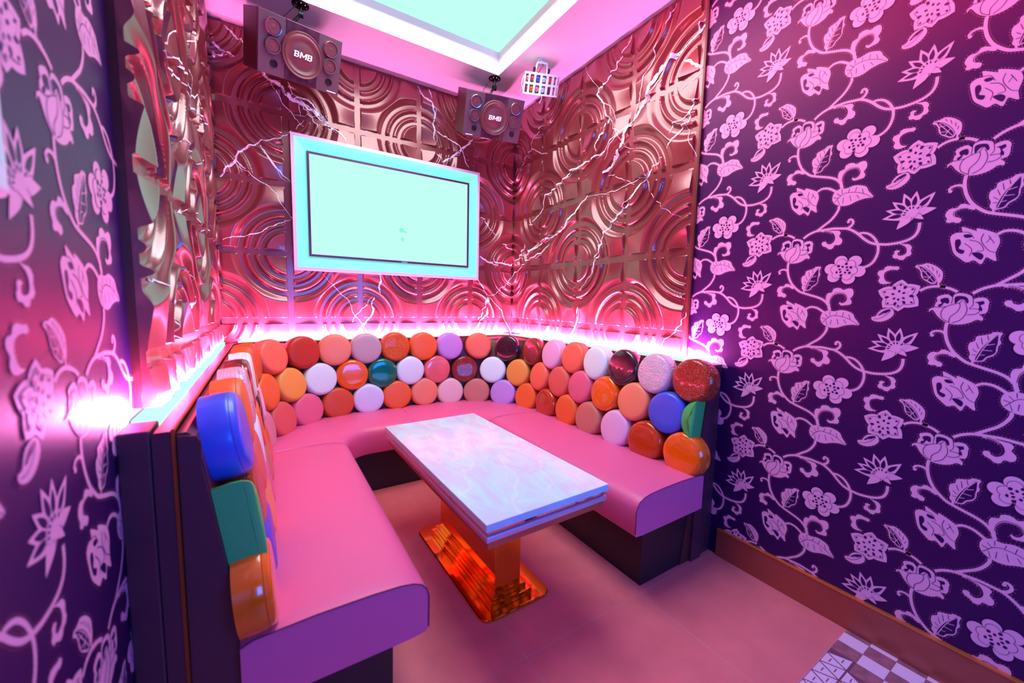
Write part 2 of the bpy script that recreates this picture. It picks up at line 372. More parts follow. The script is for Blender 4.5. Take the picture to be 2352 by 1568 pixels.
# ------------------------------------------------------------------ lightning printed over the panels
LT = {'back': [[0.0118, [[-2.0424, 2.8247], [-2.0099, 2.7932], [-1.9825, 2.7708], [-1.9554, 2.7547]]], [0.0117, [[-2.1149, 2.715], [-2.0889, 2.6925], [-2.0659, 2.6821], [-2.0467, 2.6703], [-2.0027, 2.6688]]], [0.0077, [[-2.0467, 2.6703], [-2.0638, 2.6394], [-2.0991, 2.6345], [-2.1152, 2.6201]]], [0.0155, [[-2.1115, 2.6621], [-2.1133, 2.6208]]], [0.021, [[-1.8624, 2.6219], [-1.8374, 2.5909], [-1.7936, 2.5797], [-1.7582, 2.5606], [-1.7365, 2.5271], [-1.7188, 2.502], [-1.6771, 2.4933], [-1.6252, 2.4768], [-1.5768, 2.4638], [-1.5376, 2.4479], [-1.5133, 2.4119], [-1.4886, 2.3754]]], [0.0084, [[-1.7134, 2.5286], [-1.6807, 2.5329], [-1.643, 2.5283], [-1.6096, 2.5171], [-1.5811, 2.4886], [-1.5425, 2.4519], [-1.4931, 2.4063]]], [0.0076, [[-1.7095, 2.5046], [-1.6716, 2.5202], [-1.639, 2.4987], [-1.5914, 2.4703], [-1.5676, 2.4401], [-1.5233, 2.4147]]], [0.0049, [[-1.8205, 2.5717], [-1.7782, 2.5003], [-1.73, 2.4385], [-1.6895, 2.3881], [-1.6479, 2.3471]]], [0.005, [[-1.7294, 2.6089], [-1.7167, 2.5728], [-1.7041, 2.5313]]], [0.0049, [[-1.6066, 2.4456], [-1.5882, 2.4035], [-1.5548, 2.3552]]], [0.0037, [[-1.6468, 2.3887], [-1.6914, 2.3221]]], [0.0038, [[-1.6981, 2.4165], [-1.6264, 2.4301], [-1.5428, 2.4361]]], [0.0038, [[-1.6726, 2.4844], [-1.6651, 2.4149]]], [0.0046, [[-1.6387, 2.509], [-1.6449, 2.4561], [-1.616, 2.4586]]], [0.0109, [[-2.1318, 1.9593], [-2.0609, 2.0257], [-2.0179, 2.0731], [-1.9821, 2.1391], [-1.9212, 2.1771], [-1.8898, 2.2088]]], [0.0067, [[-1.8898, 2.2088], [-1.8317, 2.2321], [-1.7671, 2.2723], [-1.7198, 2.309]]], [0.0095, [[-1.8905, 2.1889], [-1.853, 2.127], [-1.8102, 2.0648], [-1.7291, 1.9973]]], [0.004, [[-2.0189, 2.0486], [-1.9613, 2.0156], [-1.8678, 1.9523], [-1.7984, 1.8608], [-1.7312, 1.7652]]], [0.0073, [[-2.0179, 2.0731], [-1.9939, 2.0487], [-1.9693, 2.0289]]], [0.0053, [[-2.1356, 1.59], [-2.0274, 1.6162], [-1.8957, 1.6613], [-1.8028, 1.7244], [-1.7313, 1.7599]]], [0.0106, [[-0.8843, 2.8348], [-0.846, 2.7695], [-0.7807, 2.7401], [-0.7472, 2.6525], [-0.7536, 2.5413], [-0.7399, 2.4463]]], [0.0083, [[-0.8005, 2.8359], [-0.7807, 2.7641]]], [0.0082, [[-0.7537, 2.5657], [-0.6578, 2.5146], [-0.5728, 2.4838], [-0.5143, 2.4327], [-0.4537, 2.322]]], [0.0147, [[-0.4266, 2.5553], [-0.5147, 2.4711], [-0.6006, 2.389], [-0.6846, 2.3276]]], [0.006, [[-0.7397, 2.3846], [-0.6846, 2.3276]]], [0.0098, [[-1.4457, 2.3731], [-1.4147, 2.3516], [-1.3941, 2.32]]], [0.0098, [[-1.53, 2.4163], [-1.4969, 2.3892], [-1.4423, 2.3667]]], [0.0104, [[-0.3561, 1.6308], [-0.2918, 1.601], [-0.2261, 1.5775], [-0.1676, 1.5673]]], [0.0107, [[-0.2268, 1.6165], [-0.1681, 1.5888], [-0.0999, 1.5792], [-0.048, 1.5755], [-0.024, 1.5955]]], [0.0058, [[-0.048, 1.5755], [-0.0171, 1.5666]]], [0.0083, [[-0.1253, 1.7568], [-0.0864, 1.7318], [-0.0296, 1.7117]]], [0.0081, [[-0.3517, 1.9517], [-0.2765, 1.888], [-0.1903, 1.8235]]], [0.0087, [[-0.377, 1.4347], [-0.3203, 1.3739], [-0.2663, 1.3046]]], [0.0239, [[-0.2619, 1.2903], [-0.2776, 1.2469], [-0.2853, 1.2181]]], [0.0103, [[-0.2853, 1.2181], [-0.3327, 1.1388], [-0.3562, 1.0959]]], [0.0061, [[-0.2619, 1.2903], [-0.2031, 1.2484], [-0.1338, 1.1762], [-0.0885, 1.0873], [-0.0328, 0.9662]]], [0.0119, [[-0.2686, 1.2039], [-0.2757, 1.139], [-0.3478, 1.0744], [-0.4104, 0.9895]]], [0.0053, [[-0.0261, 1.4742], [-0.0956, 1.3901], [-0.1547, 1.3587], [-0.2044, 1.3136], [-0.254, 1.3085]]], [0.0093, [[-1.2137, 1.2656], [-1.2388, 1.2041], [-1.2274, 1.1675], [-1.2458, 1.1184], [-1.2816, 1.0757], [-1.3288, 1.0216], [-1.392, 0.9807]]], [0.0115, [[-1.1777, 1.4357], [-1.1703, 1.3874], [-1.179, 1.3299], [-1.1753, 1.2974]]], [0.0032, [[-1.5657, 1.4324], [-1.5099, 1.3557], [-1.4471, 1.2829], [-1.3823, 1.2079], [-1.3331, 1.1125], [-1.2296, 0.9949]]], [0.0043, [[-1.226, 1.2744], [-1.2916, 1.1912], [-1.3677, 1.0795]]]], 'right': [[0.0112, [[1.2801, 2.8341], [1.2623, 2.7758], [1.1959, 2.7396], [1.1628, 2.6976], [1.0996, 2.6741], [1.0924, 2.6375], [1.0137, 2.6442], [1.0265, 2.5979], [1.0902, 2.5181], [1.1246, 2.4246], [1.1085, 2.3766], [1.0521, 2.3413], [1.0143, 2.2979], [1.0127, 2.2562]]], [0.0066, [[1.5746, 2.8311], [1.5479, 2.7755], [1.484, 2.698], [1.4463, 2.6132], [1.4047, 2.562], [1.3786, 2.4895], [1.3444, 2.4057], [1.3234, 2.3515]]], [0.0208, [[1.7682, 2.6341], [1.7344, 2.6251], [1.6773, 2.5875], [1.6292, 2.5581], [1.5627, 2.5663], [1.5086, 2.5492], [1.469, 2.4979], [1.4139, 2.4267], [1.3707, 2.3709], [1.3247, 2.3322], [1.2769, 2.2921], [1.2285, 2.2304], [1.2145, 2.1689], [1.1626, 2.1167], [1.097, 2.0929]]], [0.0079, [[1.7549, 2.6597], [1.7009, 2.5962], [1.6023, 2.5713], [1.5231, 2.5424], [1.4571, 2.4562], [1.356, 2.3518]]], [0.0152, [[1.7659, 2.4342], [1.698, 2.4714], [1.6522, 2.5037]]], [0.0094, [[1.7643, 2.2998], [1.7006, 2.2669], [1.6927, 2.2047], [1.6317, 2.1596], [1.6077, 2.1222], [1.5681, 2.1001]]], [0.0065, [[1.5765, 2.1783], [1.6011, 2.2154], [1.7031, 2.2335]]], [0.0101, [[1.3247, 2.3322], [1.2242, 2.2971], [1.0983, 2.2304], [0.9989, 2.2108], [0.8917, 2.2048], [0.7771, 2.1906], [0.7062, 2.1467], [0.5782, 2.1129], [0.497, 2.0812], [0.444, 1.9903], [0.3576, 1.9188], [0.2646, 1.8889]]], [0.0105, [[1.5426, 2.0609], [1.472, 2.0207], [1.4442, 1.9789], [1.3533, 1.8991], [1.2715, 1.837], [1.2203, 1.7922], [1.1492, 1.7202], [1.1022, 1.6841], [1.0974, 1.5986], [1.0396, 1.5307], [1.0236, 1.4427]]], [0.0118, [[0.9485, 1.9852], [0.8415, 1.8861], [0.7253, 1.7954], [0.5963, 1.7643], [0.4849, 1.7531], [0.3682, 1.6967], [0.275, 1.6609], [0.1411, 1.6546]]], [0.0038, [[0.9489, 1.9778], [1.1722, 1.965], [1.3481, 1.9772], [1.4442, 1.9789]]], [0.0101, [[0.9137, 1.2301], [0.8849, 1.1184], [0.8311, 1.0017], [0.7972, 0.9393]]], [0.0037, [[1.0265, 2.5979], [1.184, 2.3633], [1.3353, 2.1714]]], [0.0031, [[1.7683, 2.0065], [1.6992, 2.1149], [1.6814, 2.1869]]], [0.0044, [[0.8766, 2.8442], [0.9685, 2.7187], [1.0137, 2.6442]]], [0.0063, [[0.4413, 2.6268], [0.326, 2.583], [0.2682, 2.4984], [0.1422, 2.4112], [0.0413, 2.3462]]], [0.0048, [[0.2837, 2.5023], [0.4809, 2.4004]]], [0.0037, [[1.1246, 2.4246], [1.2423, 2.291], [1.1017, 2.1745]]], [0.0032, [[1.6762, 1.7217], [1.5452, 1.8163], [1.4107, 2.0122]]], [0.0035, [[1.349, 1.9642], [1.2038, 2.0521], [1.1283, 2.0574]]], [0.0033, [[1.5499, 2.3599], [1.7385, 2.4105], [1.7611, 2.4209]]], [0.0121, [[0.091, 1.6086], [0.1293, 1.6412], [0.1797, 1.672], [0.1906, 1.7128], [0.2143, 1.7449]]], [0.0155, [[0.2309, 1.6533], [0.3032, 1.674], [0.3491, 1.703], [0.4056, 1.7233]]], [0.0094, [[0.2331, 1.6047], [0.3529, 1.6222], [0.4542, 1.6462], [0.5178, 1.6787], [0.5586, 1.706]]], [0.008, [[0.1333, 1.5484], [0.184, 1.5734], [0.234, 1.5838]]], [0.0082, [[0.0175, 1.4747], [0.1078, 1.5284], [0.1333, 1.5484]]], [0.0043, [[1.7764, 1.2164], [1.7513, 1.2002], [1.7252, 1.1547], [1.688, 1.1117], [1.6336, 1.0658], [1.5893, 0.9953]]], [0.0071, [[1.1024, 1.6446], [1.0747, 1.5989], [1.0465, 1.5521], [1.0329, 1.5145], [1.0186, 1.4876], [1.0209, 1.4483], [0.9662, 1.4054], [0.9104, 1.3432]]]], 'left': [[0.0072, [[1.9361, 1.3082], [1.865, 1.2922], [1.746, 1.2825], [1.651, 1.2688]]], [0.0104, [[1.6, 1.252], [1.5544, 1.2024], [1.5384, 1.1508], [1.4874, 1.0938]]], [0.0077, [[0.2985, 2.1068], [0.6565, 2.0633], [0.9853, 2.0142], [1.0698, 2.0564], [1.2512, 2.0221], [1.4006, 1.9869], [1.3022, 2.0894]]], [0.0083, [[0.6318, 2.0335], [0.7173, 2.0872], [0.9211, 2.0406], [0.9498, 2.1109], [0.9807, 2.1688], [0.7375, 2.3691]]], [0.0051, [[0.3547, 1.5509], [0.8642, 1.5571], [1.3031, 1.5163]]], [0.0055, [[1.5083, 1.9206], [1.3929, 1.9098], [1.2324, 1.9617], [0.9888, 2.0047]]], [0.0085, [[1.2111, 1.3335], [1.1994, 1.2713], [1.1883, 1.1916]]], [0.0048, [[0.6969, 1.8768], [1.0143, 1.7919], [1.1599, 1.8013], [1.3513, 1.7184]]]]}
def jag(pts, amp, rng, depth=3):
    for _ in range(depth):
        o = [pts[0]]
        for a, b in zip(pts, pts[1:]):
            L = math.hypot(b[0]-a[0], b[1]-a[1]); k = (rng.random()-.5)*amp*L
            o += [((a[0]+b[0])/2-(b[1]-a[1])*k/max(L, 1e-6), (a[1]+b[1])/2+(b[0]-a[0])*k/max(L, 1e-6)), b]
        pts = o; amp *= .9
    return pts
rng = random.Random(11)
def bolt(wall, w, pts):
    out = MB()
    strands = [(jag(pts, .26, rng), w)]
    if w > .009: strands += [(jag([(x+rng.uniform(-.005, .005), z+rng.uniform(-.005, .005)) for x, z in pts], .4, rng), w*.25)]
    for pp, ww in strands:
        n = len(pp); wd = [ww*(.35+.65*math.sin(PI*min(1, .12+.8*k/(n-1))))*rng.uniform(.55, 1.35) for k in range(n)]
        V = []; F = []
        for k, (a, z) in enumerate(pp):
            p0 = pp[max(0, k-1)]; p1 = pp[min(n-1, k+1)]; dx, dz = p1[0]-p0[0], p1[1]-p0[1]; L = math.hypot(dx, dz) or 1
            for s_ in (-.5, .5):
                x, y = a-dz/L*wd[k]*s_, z+dx/L*wd[k]*s_
                y = min(y, H-.003)
                ph = ((x-(.075 if wall == 'left' else 0))/SC, (y-Z0)/SC)
                h = max(relief(ph[0], ph[1]), relief((a)/SC, (z-Z0)/SC)) + .0022
                if wall == 'back': V.append((x, -.012-h, y))
                elif wall == 'right': V.append((-.012-h, -x, y))
                else: V.append((-2.135+h, -x, y))
        for k in range(n-1): F.append((2*k, 2*k+1, 2*k+3, 2*k+2))
        out.add(V, F)
    return out
for wall, par_ in (('back', wall_back), ('right', wall_right), ('left', wall_left)):
    for w, pts in LT[wall]:
        if len(pts) > 1:
            if wall == 'back': pts = [(min(-.02, max(-2.10, x)), z) for x, z in pts]
            if wall == 'right': pts = [(min(1.745, max(.02, x)), z) for x, z in pts]
            if wall == 'left': pts = [(min(1.745, max(.02, x)), z) for x, z in pts]
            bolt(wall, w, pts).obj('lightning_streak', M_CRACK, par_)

# ------------------------------------------------------------------ wallpaper print
F_ = {'vines': [[[[2.2475, 1.5376], [2.2655, 1.5514], [2.2896, 1.5611], [2.3162, 1.563], [2.3444, 1.564], [2.3721, 1.5606], [2.3902, 1.5574], [2.4086, 1.5472], [2.4271, 1.5313], [2.4433, 1.5134], [2.4612, 1.4981], [2.4802, 1.4894], [2.5003, 1.4858], [2.5141, 1.4846], [2.5404, 1.487], [2.5636, 1.4936], [2.5799, 1.5061], [2.5877, 1.5259], [2.5885, 1.5491]], 0.0085, 0.0085, 0], [[[2.2944, 1.5633], [2.3148, 1.5801], [2.3347, 1.5966], [2.3492, 1.6163], [2.3578, 1.6367], [2.3573, 1.6478]], 0.0085, 0.0085, 0], [[[2.4248, 1.533], [2.4394, 1.535], [2.4587, 1.5271], [2.4767, 1.5066], [2.487, 1.4796], [2.4873, 1.4536], [2.4794, 1.4283], [2.4664, 1.4134], [2.4514, 1.4065]], 0.0075, 0.0085, 0], [[[2.3902, 1.5579], [2.4006, 1.5645], [2.4071, 1.5769], [2.4029, 1.5883], [2.394, 1.5903], [2.3921, 1.582]], 0.009, 0.007, 0.0075], [[[2.2008, 1.4421], [2.1994, 1.4255], [2.2011, 1.404], [2.2073, 1.3793], [2.2188, 1.3545], [2.2337, 1.3359], [2.2509, 1.3205], [2.2672, 1.3129], [2.2935, 1.3038], [2.3191, 1.2949], [2.3395, 1.2834], [2.3553, 1.2649], [2.3629, 1.245]], 0.0085, 0.0085, 0], [[[2.1995, 1.4072], [2.1893, 1.4139], [2.1754, 1.4132], [2.1675, 1.4059], [2.1704, 1.3986]], 0.007, 0.006, 0.0075], [[[2.2672, 1.3129], [2.266, 1.3278]], 0.005, 0.005, 0], [[[2.2805, 1.7169], [2.2961, 1.7253], [2.3192, 1.7217], [2.3475, 1.7022]], 0.0075, 0.0085, 0], [[[2.128, 1.5481], [2.1446, 1.5586], [2.1649, 1.5622], [2.1875, 1.5592], [2.1746, 1.5612], [2.1971, 1.5544], [2.2155, 1.5431]], 0.008, 0.008, 0], [[[2.1696, 1.5738], [2.1706, 1.5614]], 0.005, 0.005, 0], [[[2.3092, 1.5598], [2.331, 1.5567], [2.3457, 1.5477]], 0.008, 0.006, 0]], 'light': [[[2.3211, 1.5609], [2.3497, 1.5555], [2.3636, 1.5535], [2.3717, 1.5442], [2.3678, 1.531], [2.3779, 1.5187], [2.3779, 1.505], [2.3695, 1.4977], [2.3568, 1.4991], [2.3508, 1.4872], [2.3393, 1.4847], [2.3291, 1.4937], [2.3179, 1.4991], [2.313, 1.5082], [2.3177, 1.5162], [2.3273, 1.5151], [2.3303, 1.5077], [2.34, 1.5052], [2.3509, 1.5137], [2.3544, 1.5271], [2.3484, 1.5432], [2.3359, 1.5532]], [[2.205, 1.4403], [2.1891, 1.4506], [2.1769, 1.4639], [2.1672, 1.4801], [2.1613, 1.4837], [2.1562, 1.4764], [2.1567, 1.4872], [2.1662, 1.4925], [2.1692, 1.5076], [2.173, 1.5133], [2.1705, 1.5258], [2.1824, 1.5335], [2.196, 1.535], [2.2063, 1.5247], [2.2083, 1.5335], [2.2198, 1.5396], [2.2359, 1.5361], [2.2469, 1.5289], [2.2502, 1.5197], [2.2601, 1.5244], [2.2753, 1.524], [2.2837, 1.5129], [2.2834, 1.5014], [2.2834, 1.487], [2.2793, 1.4757], [2.2669, 1.4725], [2.2753, 1.463], [2.2749, 1.4528], [2.2632, 1.4552], [2.2511, 1.4459], [2.2359, 1.4396], [2.2201, 1.4377]], [[2.2249, 1.3452], [2.2138, 1.3485], [2.2052, 1.3534], [2.1957, 1.3521], [2.1895, 1.343], [2.1768, 1.3433], [2.1676, 1.3341], [2.1657, 1.3216], [2.1708, 1.3122], [2.1687, 1.3028], [2.1762, 1.298], [2.1846, 1.2996], [2.1934, 1.2949], [2.2014, 1.298], [2.2021, 1.3073], [2.1932, 1.3135], [2.187, 1.3214], [2.1877, 1.3307], [2.1983, 1.3366], [2.2121, 1.3364], [2.2289, 1.3299]], [[2.2663, 1.3233], [2.2577, 1.3339], [2.2592, 1.3473], [2.254, 1.3624], [2.2552, 1.3803], [2.2661, 1.3887], [2.2676, 1.4019], [2.2799, 1.4071], [2.2945, 1.4121], [2.3014, 1.4189], [2.3186, 1.4178], [2.3169, 1.4092], [2.3154, 1.3978], [2.3188, 1.3861], [2.3137, 1.3748], [2.3136, 1.3604], [2.3074, 1.346], [2.2957, 1.3376], [2.2891, 1.3259], [2.2766, 1.3232]], [[2.3484, 1.2763], [2.3446, 1.2935], [2.3491, 1.3107], [2.3629, 1.3148], [2.3665, 1.3275], [2.3799, 1.3329], [2.3915, 1.3299], [2.3988, 1.3242], [2.4117, 1.3295], [2.425, 1.3279], [2.4304, 1.3155], [2.4294, 1.3018], [2.4227, 1.2908], [2.428, 1.2799], [2.4246, 1.2688], [2.4104, 1.2658], [2.3971, 1.2642], [2.3897, 1.2711], [2.3903, 1.2767], [2.403, 1.2741], [2.411, 1.2853], [2.4087, 1.2991], [2.4024, 1.3075], [2.3887, 1.3104], [2.3729, 1.3063], [2.3626, 1.2907], [2.3608, 1.2707], [2.3652, 1.2451], [2.357, 1.2449]], [[2.2805, 1.7169], [2.2885, 1.6935], [2.2826, 1.6621], [2.2862, 1.6368], [2.2748, 1.6427], [2.2646, 1.649], [2.2567, 1.6282], [2.2408, 1.6421], [2.2263, 1.6362], [2.21, 1.6504], [2.1958, 1.6672], [2.1886, 1.6914], [2.1836, 1.721], [2.1956, 1.7327], [2.2084, 1.7327], [2.2059, 1.7501], [2.2227, 1.7419], [2.2383, 1.7328], [2.2386, 1.741], [2.2628, 1.7301]], [[2.3428, 1.7059], [2.3575, 1.713], [2.377, 1.7102], [2.3975, 1.7157], [2.4182, 1.7118], [2.435, 1.7029], [2.4424, 1.6864], [2.4512, 1.6745], [2.4575, 1.6608], [2.4347, 1.6606], [2.4108, 1.6554], [2.3908, 1.6465], [2.3697, 1.6454], [2.3471, 1.655], [2.3345, 1.6734], [2.3349, 1.6944]], [[2.1708, 1.5724], [2.1659, 1.578], [2.1619, 1.5712], [2.1528, 1.5712], [2.1406, 1.5803], [2.1319, 1.5878], [2.1263, 1.5986], [2.1241, 1.6114], [2.1186, 1.6223], [2.1098, 1.6287], [2.1128, 1.6358], [2.1245, 1.6363], [2.1381, 1.6403], [2.1523, 1.6342], [2.1644, 1.6249], [2.1756, 1.6109], [2.1779, 1.5959], [2.1768, 1.5814]], [[2.0625, 1.4858], [2.051, 1.4868], [2.036, 1.4815], [2.0265, 1.4703], [2.021, 1.4574], [2.0095, 1.4529], [2.013, 1.4419], [2.0292, 1.4368], [2.0445, 1.4398], [2.059, 1.4493], [2.0692, 1.4643], [2.0681, 1.4774]], [[2.0527, 1.5782], [2.0397, 1.5825], [2.0322, 1.5966], [2.0322, 1.6123], [2.0405, 1.6202], [2.0529, 1.6235], [2.0642, 1.6218], [2.0701, 1.626], [2.067, 1.6342], [2.057, 1.6345], [2.0417, 1.6375], [2.0319, 1.6333], [2.0287, 1.6246], [2.0161, 1.6212], [2.0131, 1.6098], [2.0205, 1.5982], [2.0174, 1.5881], [2.0207, 1.5784], [2.0315, 1.5731], [2.0466, 1.575]], [[2.5406, 1.4856], [2.5529, 1.4815], [2.5689, 1.4784], [2.5767, 1.467], [2.5747, 1.4566], [2.5776, 1.4458], [2.5724, 1.4383], [2.5648, 1.4363], [2.5596, 1.4273], [2.5497, 1.4268], [2.5411, 1.4329], [2.5329, 1.4336], [2.529, 1.4434], [2.5336, 1.4498], [2.5328, 1.458], [2.5407, 1.4613], [2.5481, 1.4566], [2.5424, 1.4531], [2.5432, 1.4435], [2.5524, 1.4414], [2.5619, 1.4459], [2.5648, 1.4576], [2.5597, 1.4714], [2.5491, 1.4793]]], 'dark': [[[2.1795, 1.5187], [2.1873, 1.5239], [2.197, 1.5228], [2.1993, 1.5104], [2.1957, 1.5048], [2.1886, 1.5086], [2.1851, 1.4998], [2.1787, 1.4943], [2.1754, 1.5008], [2.1833, 1.5061], [2.18, 1.5125]], [[2.2116, 1.5091], [2.2115, 1.5271], [2.2232, 1.5302], [2.2367, 1.5257], [2.2418, 1.5118], [2.2383, 1.5063], [2.2307, 1.519], [2.2217, 1.517], [2.2146, 1.5058]], [[2.2548, 1.5104], [2.2636, 1.5123], [2.2723, 1.5142], [2.2743, 1.5053], [2.2672, 1.5002], [2.2717, 1.491], [2.2712, 1.4823], [2.2643, 1.4889], [2.265, 1.4961], [2.2615, 1.5067]], [[2.271, 1.3292], [2.2747, 1.3469], [2.2809, 1.3644], [2.2895, 1.3817], [2.3006, 1.3986], [2.3093, 1.4126], [2.3115, 1.4009], [2.3117, 1.3836], [2.3102, 1.3721], [2.3102, 1.3576], [2.3047, 1.349], [2.2929, 1.3406], [2.2863, 1.3289], [2.2763, 1.3267]], [[2.1951, 1.7072], [2.2051, 1.7109], [2.2088, 1.696], [2.2048, 1.6826], [2.2182, 1.6744], [2.214, 1.6639], [2.2003, 1.6749]], [[2.234, 1.6646], [2.2487, 1.6658], [2.2593, 1.6555], [2.2555, 1.6423], [2.2451, 1.6497]], [[2.2116, 1.7236], [2.2241, 1.7248], [2.2308, 1.7155], [2.2175, 1.7139]], [[2.1203, 1.6295], [2.1351, 1.6197], [2.1503, 1.6025], [2.1609, 1.5837], [2.1593, 1.5752], [2.1512, 1.5764], [2.1426, 1.5838], [2.1328, 1.5901], [2.1295, 1.6031], [2.1261, 1.6161]], [[2.0563, 1.4837], [2.0415, 1.4771], [2.032, 1.4672], [2.0274, 1.4596], [2.04, 1.4634], [2.0521, 1.4722], [2.0587, 1.4795]]], 'dlines': [[[2.2048, 1.4434], [2.1886, 1.4568], [2.1843, 1.4755], [2.1912, 1.4931], [2.2094, 1.5034], [2.2224, 1.508], [2.2294, 1.5191]], [[2.2048, 1.4434], [2.206, 1.4615], [2.2195, 1.4783], [2.2247, 1.4958], [2.2224, 1.508]], [[2.2116, 1.4429], [2.2295, 1.4535], [2.2395, 1.4765], [2.2393, 1.4943], [2.2326, 1.5128]], [[2.2413, 1.4704], [2.2567, 1.472], [2.2663, 1.4799], [2.263, 1.489], [2.2449, 1.4893]], [[2.1661, 1.494], [2.1856, 1.4937], [2.1937, 1.4959]], [[2.2063, 1.5247], [2.2053, 1.5038]], [[2.2502, 1.5197], [2.2517, 1.5019], [2.2448, 1.4908]], [[2.3584, 1.2707], [2.3612, 1.2935], [2.3726, 1.3105], [2.3884, 1.3137], [2.4033, 1.3102], [2.4117, 1.2977], [2.4101, 1.2825], [2.4008, 1.274], [2.3902, 1.2781]], [[2.3165, 1.5587], [2.3359, 1.5541], [2.3489, 1.5431], [2.3549, 1.5271], [2.3514, 1.5131], [2.34, 1.5046], [2.3289, 1.5106]], [[2.1919, 1.3135], [2.1842, 1.3214], [2.1856, 1.3322], [2.1982, 1.3382], [2.2147, 1.3378]], [[2.2729, 1.3529], [2.2631, 1.3621]], [[2.2758, 1.3646], [2.2692, 1.3826]], [[2.2822, 1.3791], [2.278, 1.3999]], [[2.2936, 1.3932], [2.2899, 1.408]], [[2.2724, 1.344], [2.2633, 1.3442]], [[2.2537, 1.7228], [2.2506, 1.7014], [2.2677, 1.6704], [2.2826, 1.6621]], [[2.2256, 1.7066], [2.2461, 1.6968], [2.2579, 1.6723], [2.2435, 1.6695]], [[2.2163, 1.6973], [2.233, 1.6771], [2.2298, 1.6553]], [[2.2693, 1.7084], [2.261, 1.6937]], [[2.2032, 1.7339], [2.2237, 1.7294], [2.2352, 1.7102]], [[2.264, 1.715], [2.2779, 1.6903]], [[2.3419, 1.6639], [2.3659, 1.6904], [2.3996, 1.6908], [2.4291, 1.6793], [2.4543, 1.6615]], [[2.348, 1.6969], [2.36, 1.6839]], [[2.3621, 1.7094], [2.3635, 1.6935]], [[2.3857, 1.7066], [2.3827, 1.6935]], [[2.4064, 1.707], [2.4037, 1.6909]], [[2.4235, 1.6981], [2.429, 1.6803]], [[2.3692, 1.6767], [2.3688, 1.656]], [[2.388, 1.6805], [2.394, 1.6588]], [[2.4089, 1.6786], [2.4183, 1.664]], [[2.3381, 1.6832], [2.354, 1.6773]], [[2.3582, 1.6529], [2.3522, 1.6724]], [[2.0604, 1.4794], [2.0479, 1.4607], [2.0308, 1.4487], [2.0152, 1.4471]], [[2.1154, 1.6328], [2.1373, 1.6218], [2.1549, 1.6018], [2.1645, 1.5807]], [[2.1386, 1.634], [2.1438, 1.6257]], [[2.1506, 1.6271], [2.1551, 1.6141]], [[2.1629, 1.6153], [2.1639, 1.6029]], [[2.1707, 1.6019], [2.1681, 1.5925]]], 'llines': [[[2.2775, 1.3439], [2.2899, 1.3465]], [[2.2837, 1.3614], [2.3038, 1.3607]], [[2.2912, 1.3772], [2.3069, 1.3824]], [[2.2737, 1.3277], [2.2837, 1.3614], [2.2964, 1.3901], [2.3116, 1.4139]], [[2.1301, 1.5955], [2.1499, 1.5926]], [[2.1263, 1.6136], [2.1404, 1.6114]], [[2.1426, 1.5838], [2.1516, 1.5998]], [[2.1255, 1.6237], [2.1592, 1.5765]], [[2.0349, 1.463], [2.0447, 1.4689]]], 'round': [[2.3933, 1.4019], [2.3815, 1.4353], [2.4248, 1.4319], [2.4388, 1.3933], [2.4097, 1.3667], [2.363, 1.3756], [2.3517, 1.4066]], 'star': [[2.0757, 1.5326], [2.0805, 1.5878], [2.1279, 1.5645], [2.1291, 1.4963], [2.0794, 1.4765], [2.0367, 1.4894], [2.0198, 1.5507]], 'lotus': [[2.0861, 1.3442], [2.0079, 1.3364], [2.0158, 1.3648], [2.0313, 1.3925], [2.0591, 1.4164], [2.0914, 1.4184], [2.137, 1.4056], [2.1443, 1.353], [2.1163, 1.3201], [2.0502, 1.2941]]}
def spline(pts, n=6):
    P = [Vector((x, y)) for x, y in pts]; P = [P[0]*2-P[1]]+P+[P[-1]*2-P[-2]]; o = []
    for i in range(1, len(P)-2):
        for k in range(n):
            t = k/n; a, b, c, d = P[i-1:i+3]
            o.append(.5*((2*b)+(-a+c)*t+(2*a-5*b+4*c-d)*t*t+(-a+3*b-3*c+d)*t**3))
    o.append(P[-2]); return o
def closed(pts, n=3):
    P = [Vector((x, y)) for x, y in pts]; m_ = len(P); o = []
    for i in range(m_):
        a, b, c, d = P[(i-1) % m_], P[i], P[(i+1) % m_], P[(i+2) % m_]
        for k in range(n):
            t = k/n; o.append(.5*((2*b)+(-a+c)*t+(2*a-5*b+4*c-d)*t*t+(-a+3*b-3*c+d)*t**3))
    return o
fl = MB()
LZ = {0: .0009, 1: .0013, 2: .0017, 3: .0021, 4: .0025}
CN = [0]
def lz(layer): CN[0] += 1; return LZ[layer]+(CN[0] % 13)*.000028
def poly(P, layer, mi):
    z_ = lz(layer); fl.add([(p.x, p.y, z_) for p in P], [tuple(range(len(P)))], mi)
def stroke(P, w0, w1, layer, mi):
    V = []; n = len(P); z_ = lz(layer)
    for k, p in enumerate(P):
        t = (P[min(n-1, k+1)]-P[max(0, k-1)]).normalized(); nn = Vector((-t.y, t.x)); w = w0+(w1-w0)*k/(n-1)
        for s_ in (-.5, .5): q = p+nn*w*s_; V.append((q.x, q.y, z_))
    fl.add(V, [(2*k, 2*k+1, 2*k+3, 2*k+2) for k in range(n-1)], mi)
def disc(c, r, layer, mi, n=18, ex=1., ang=0):
    ca, sa = math.cos(ang), math.sin(ang)
    poly([Vector((c[0]+ca*r*ex*math.cos(2*PI*k/n)-sa*r*math.sin(2*PI*k/n), c[1]+sa*r*ex*math.cos(2*PI*k/n)+ca*r*math.sin(2*PI*k/n))) for k in range(n)], layer, mi)
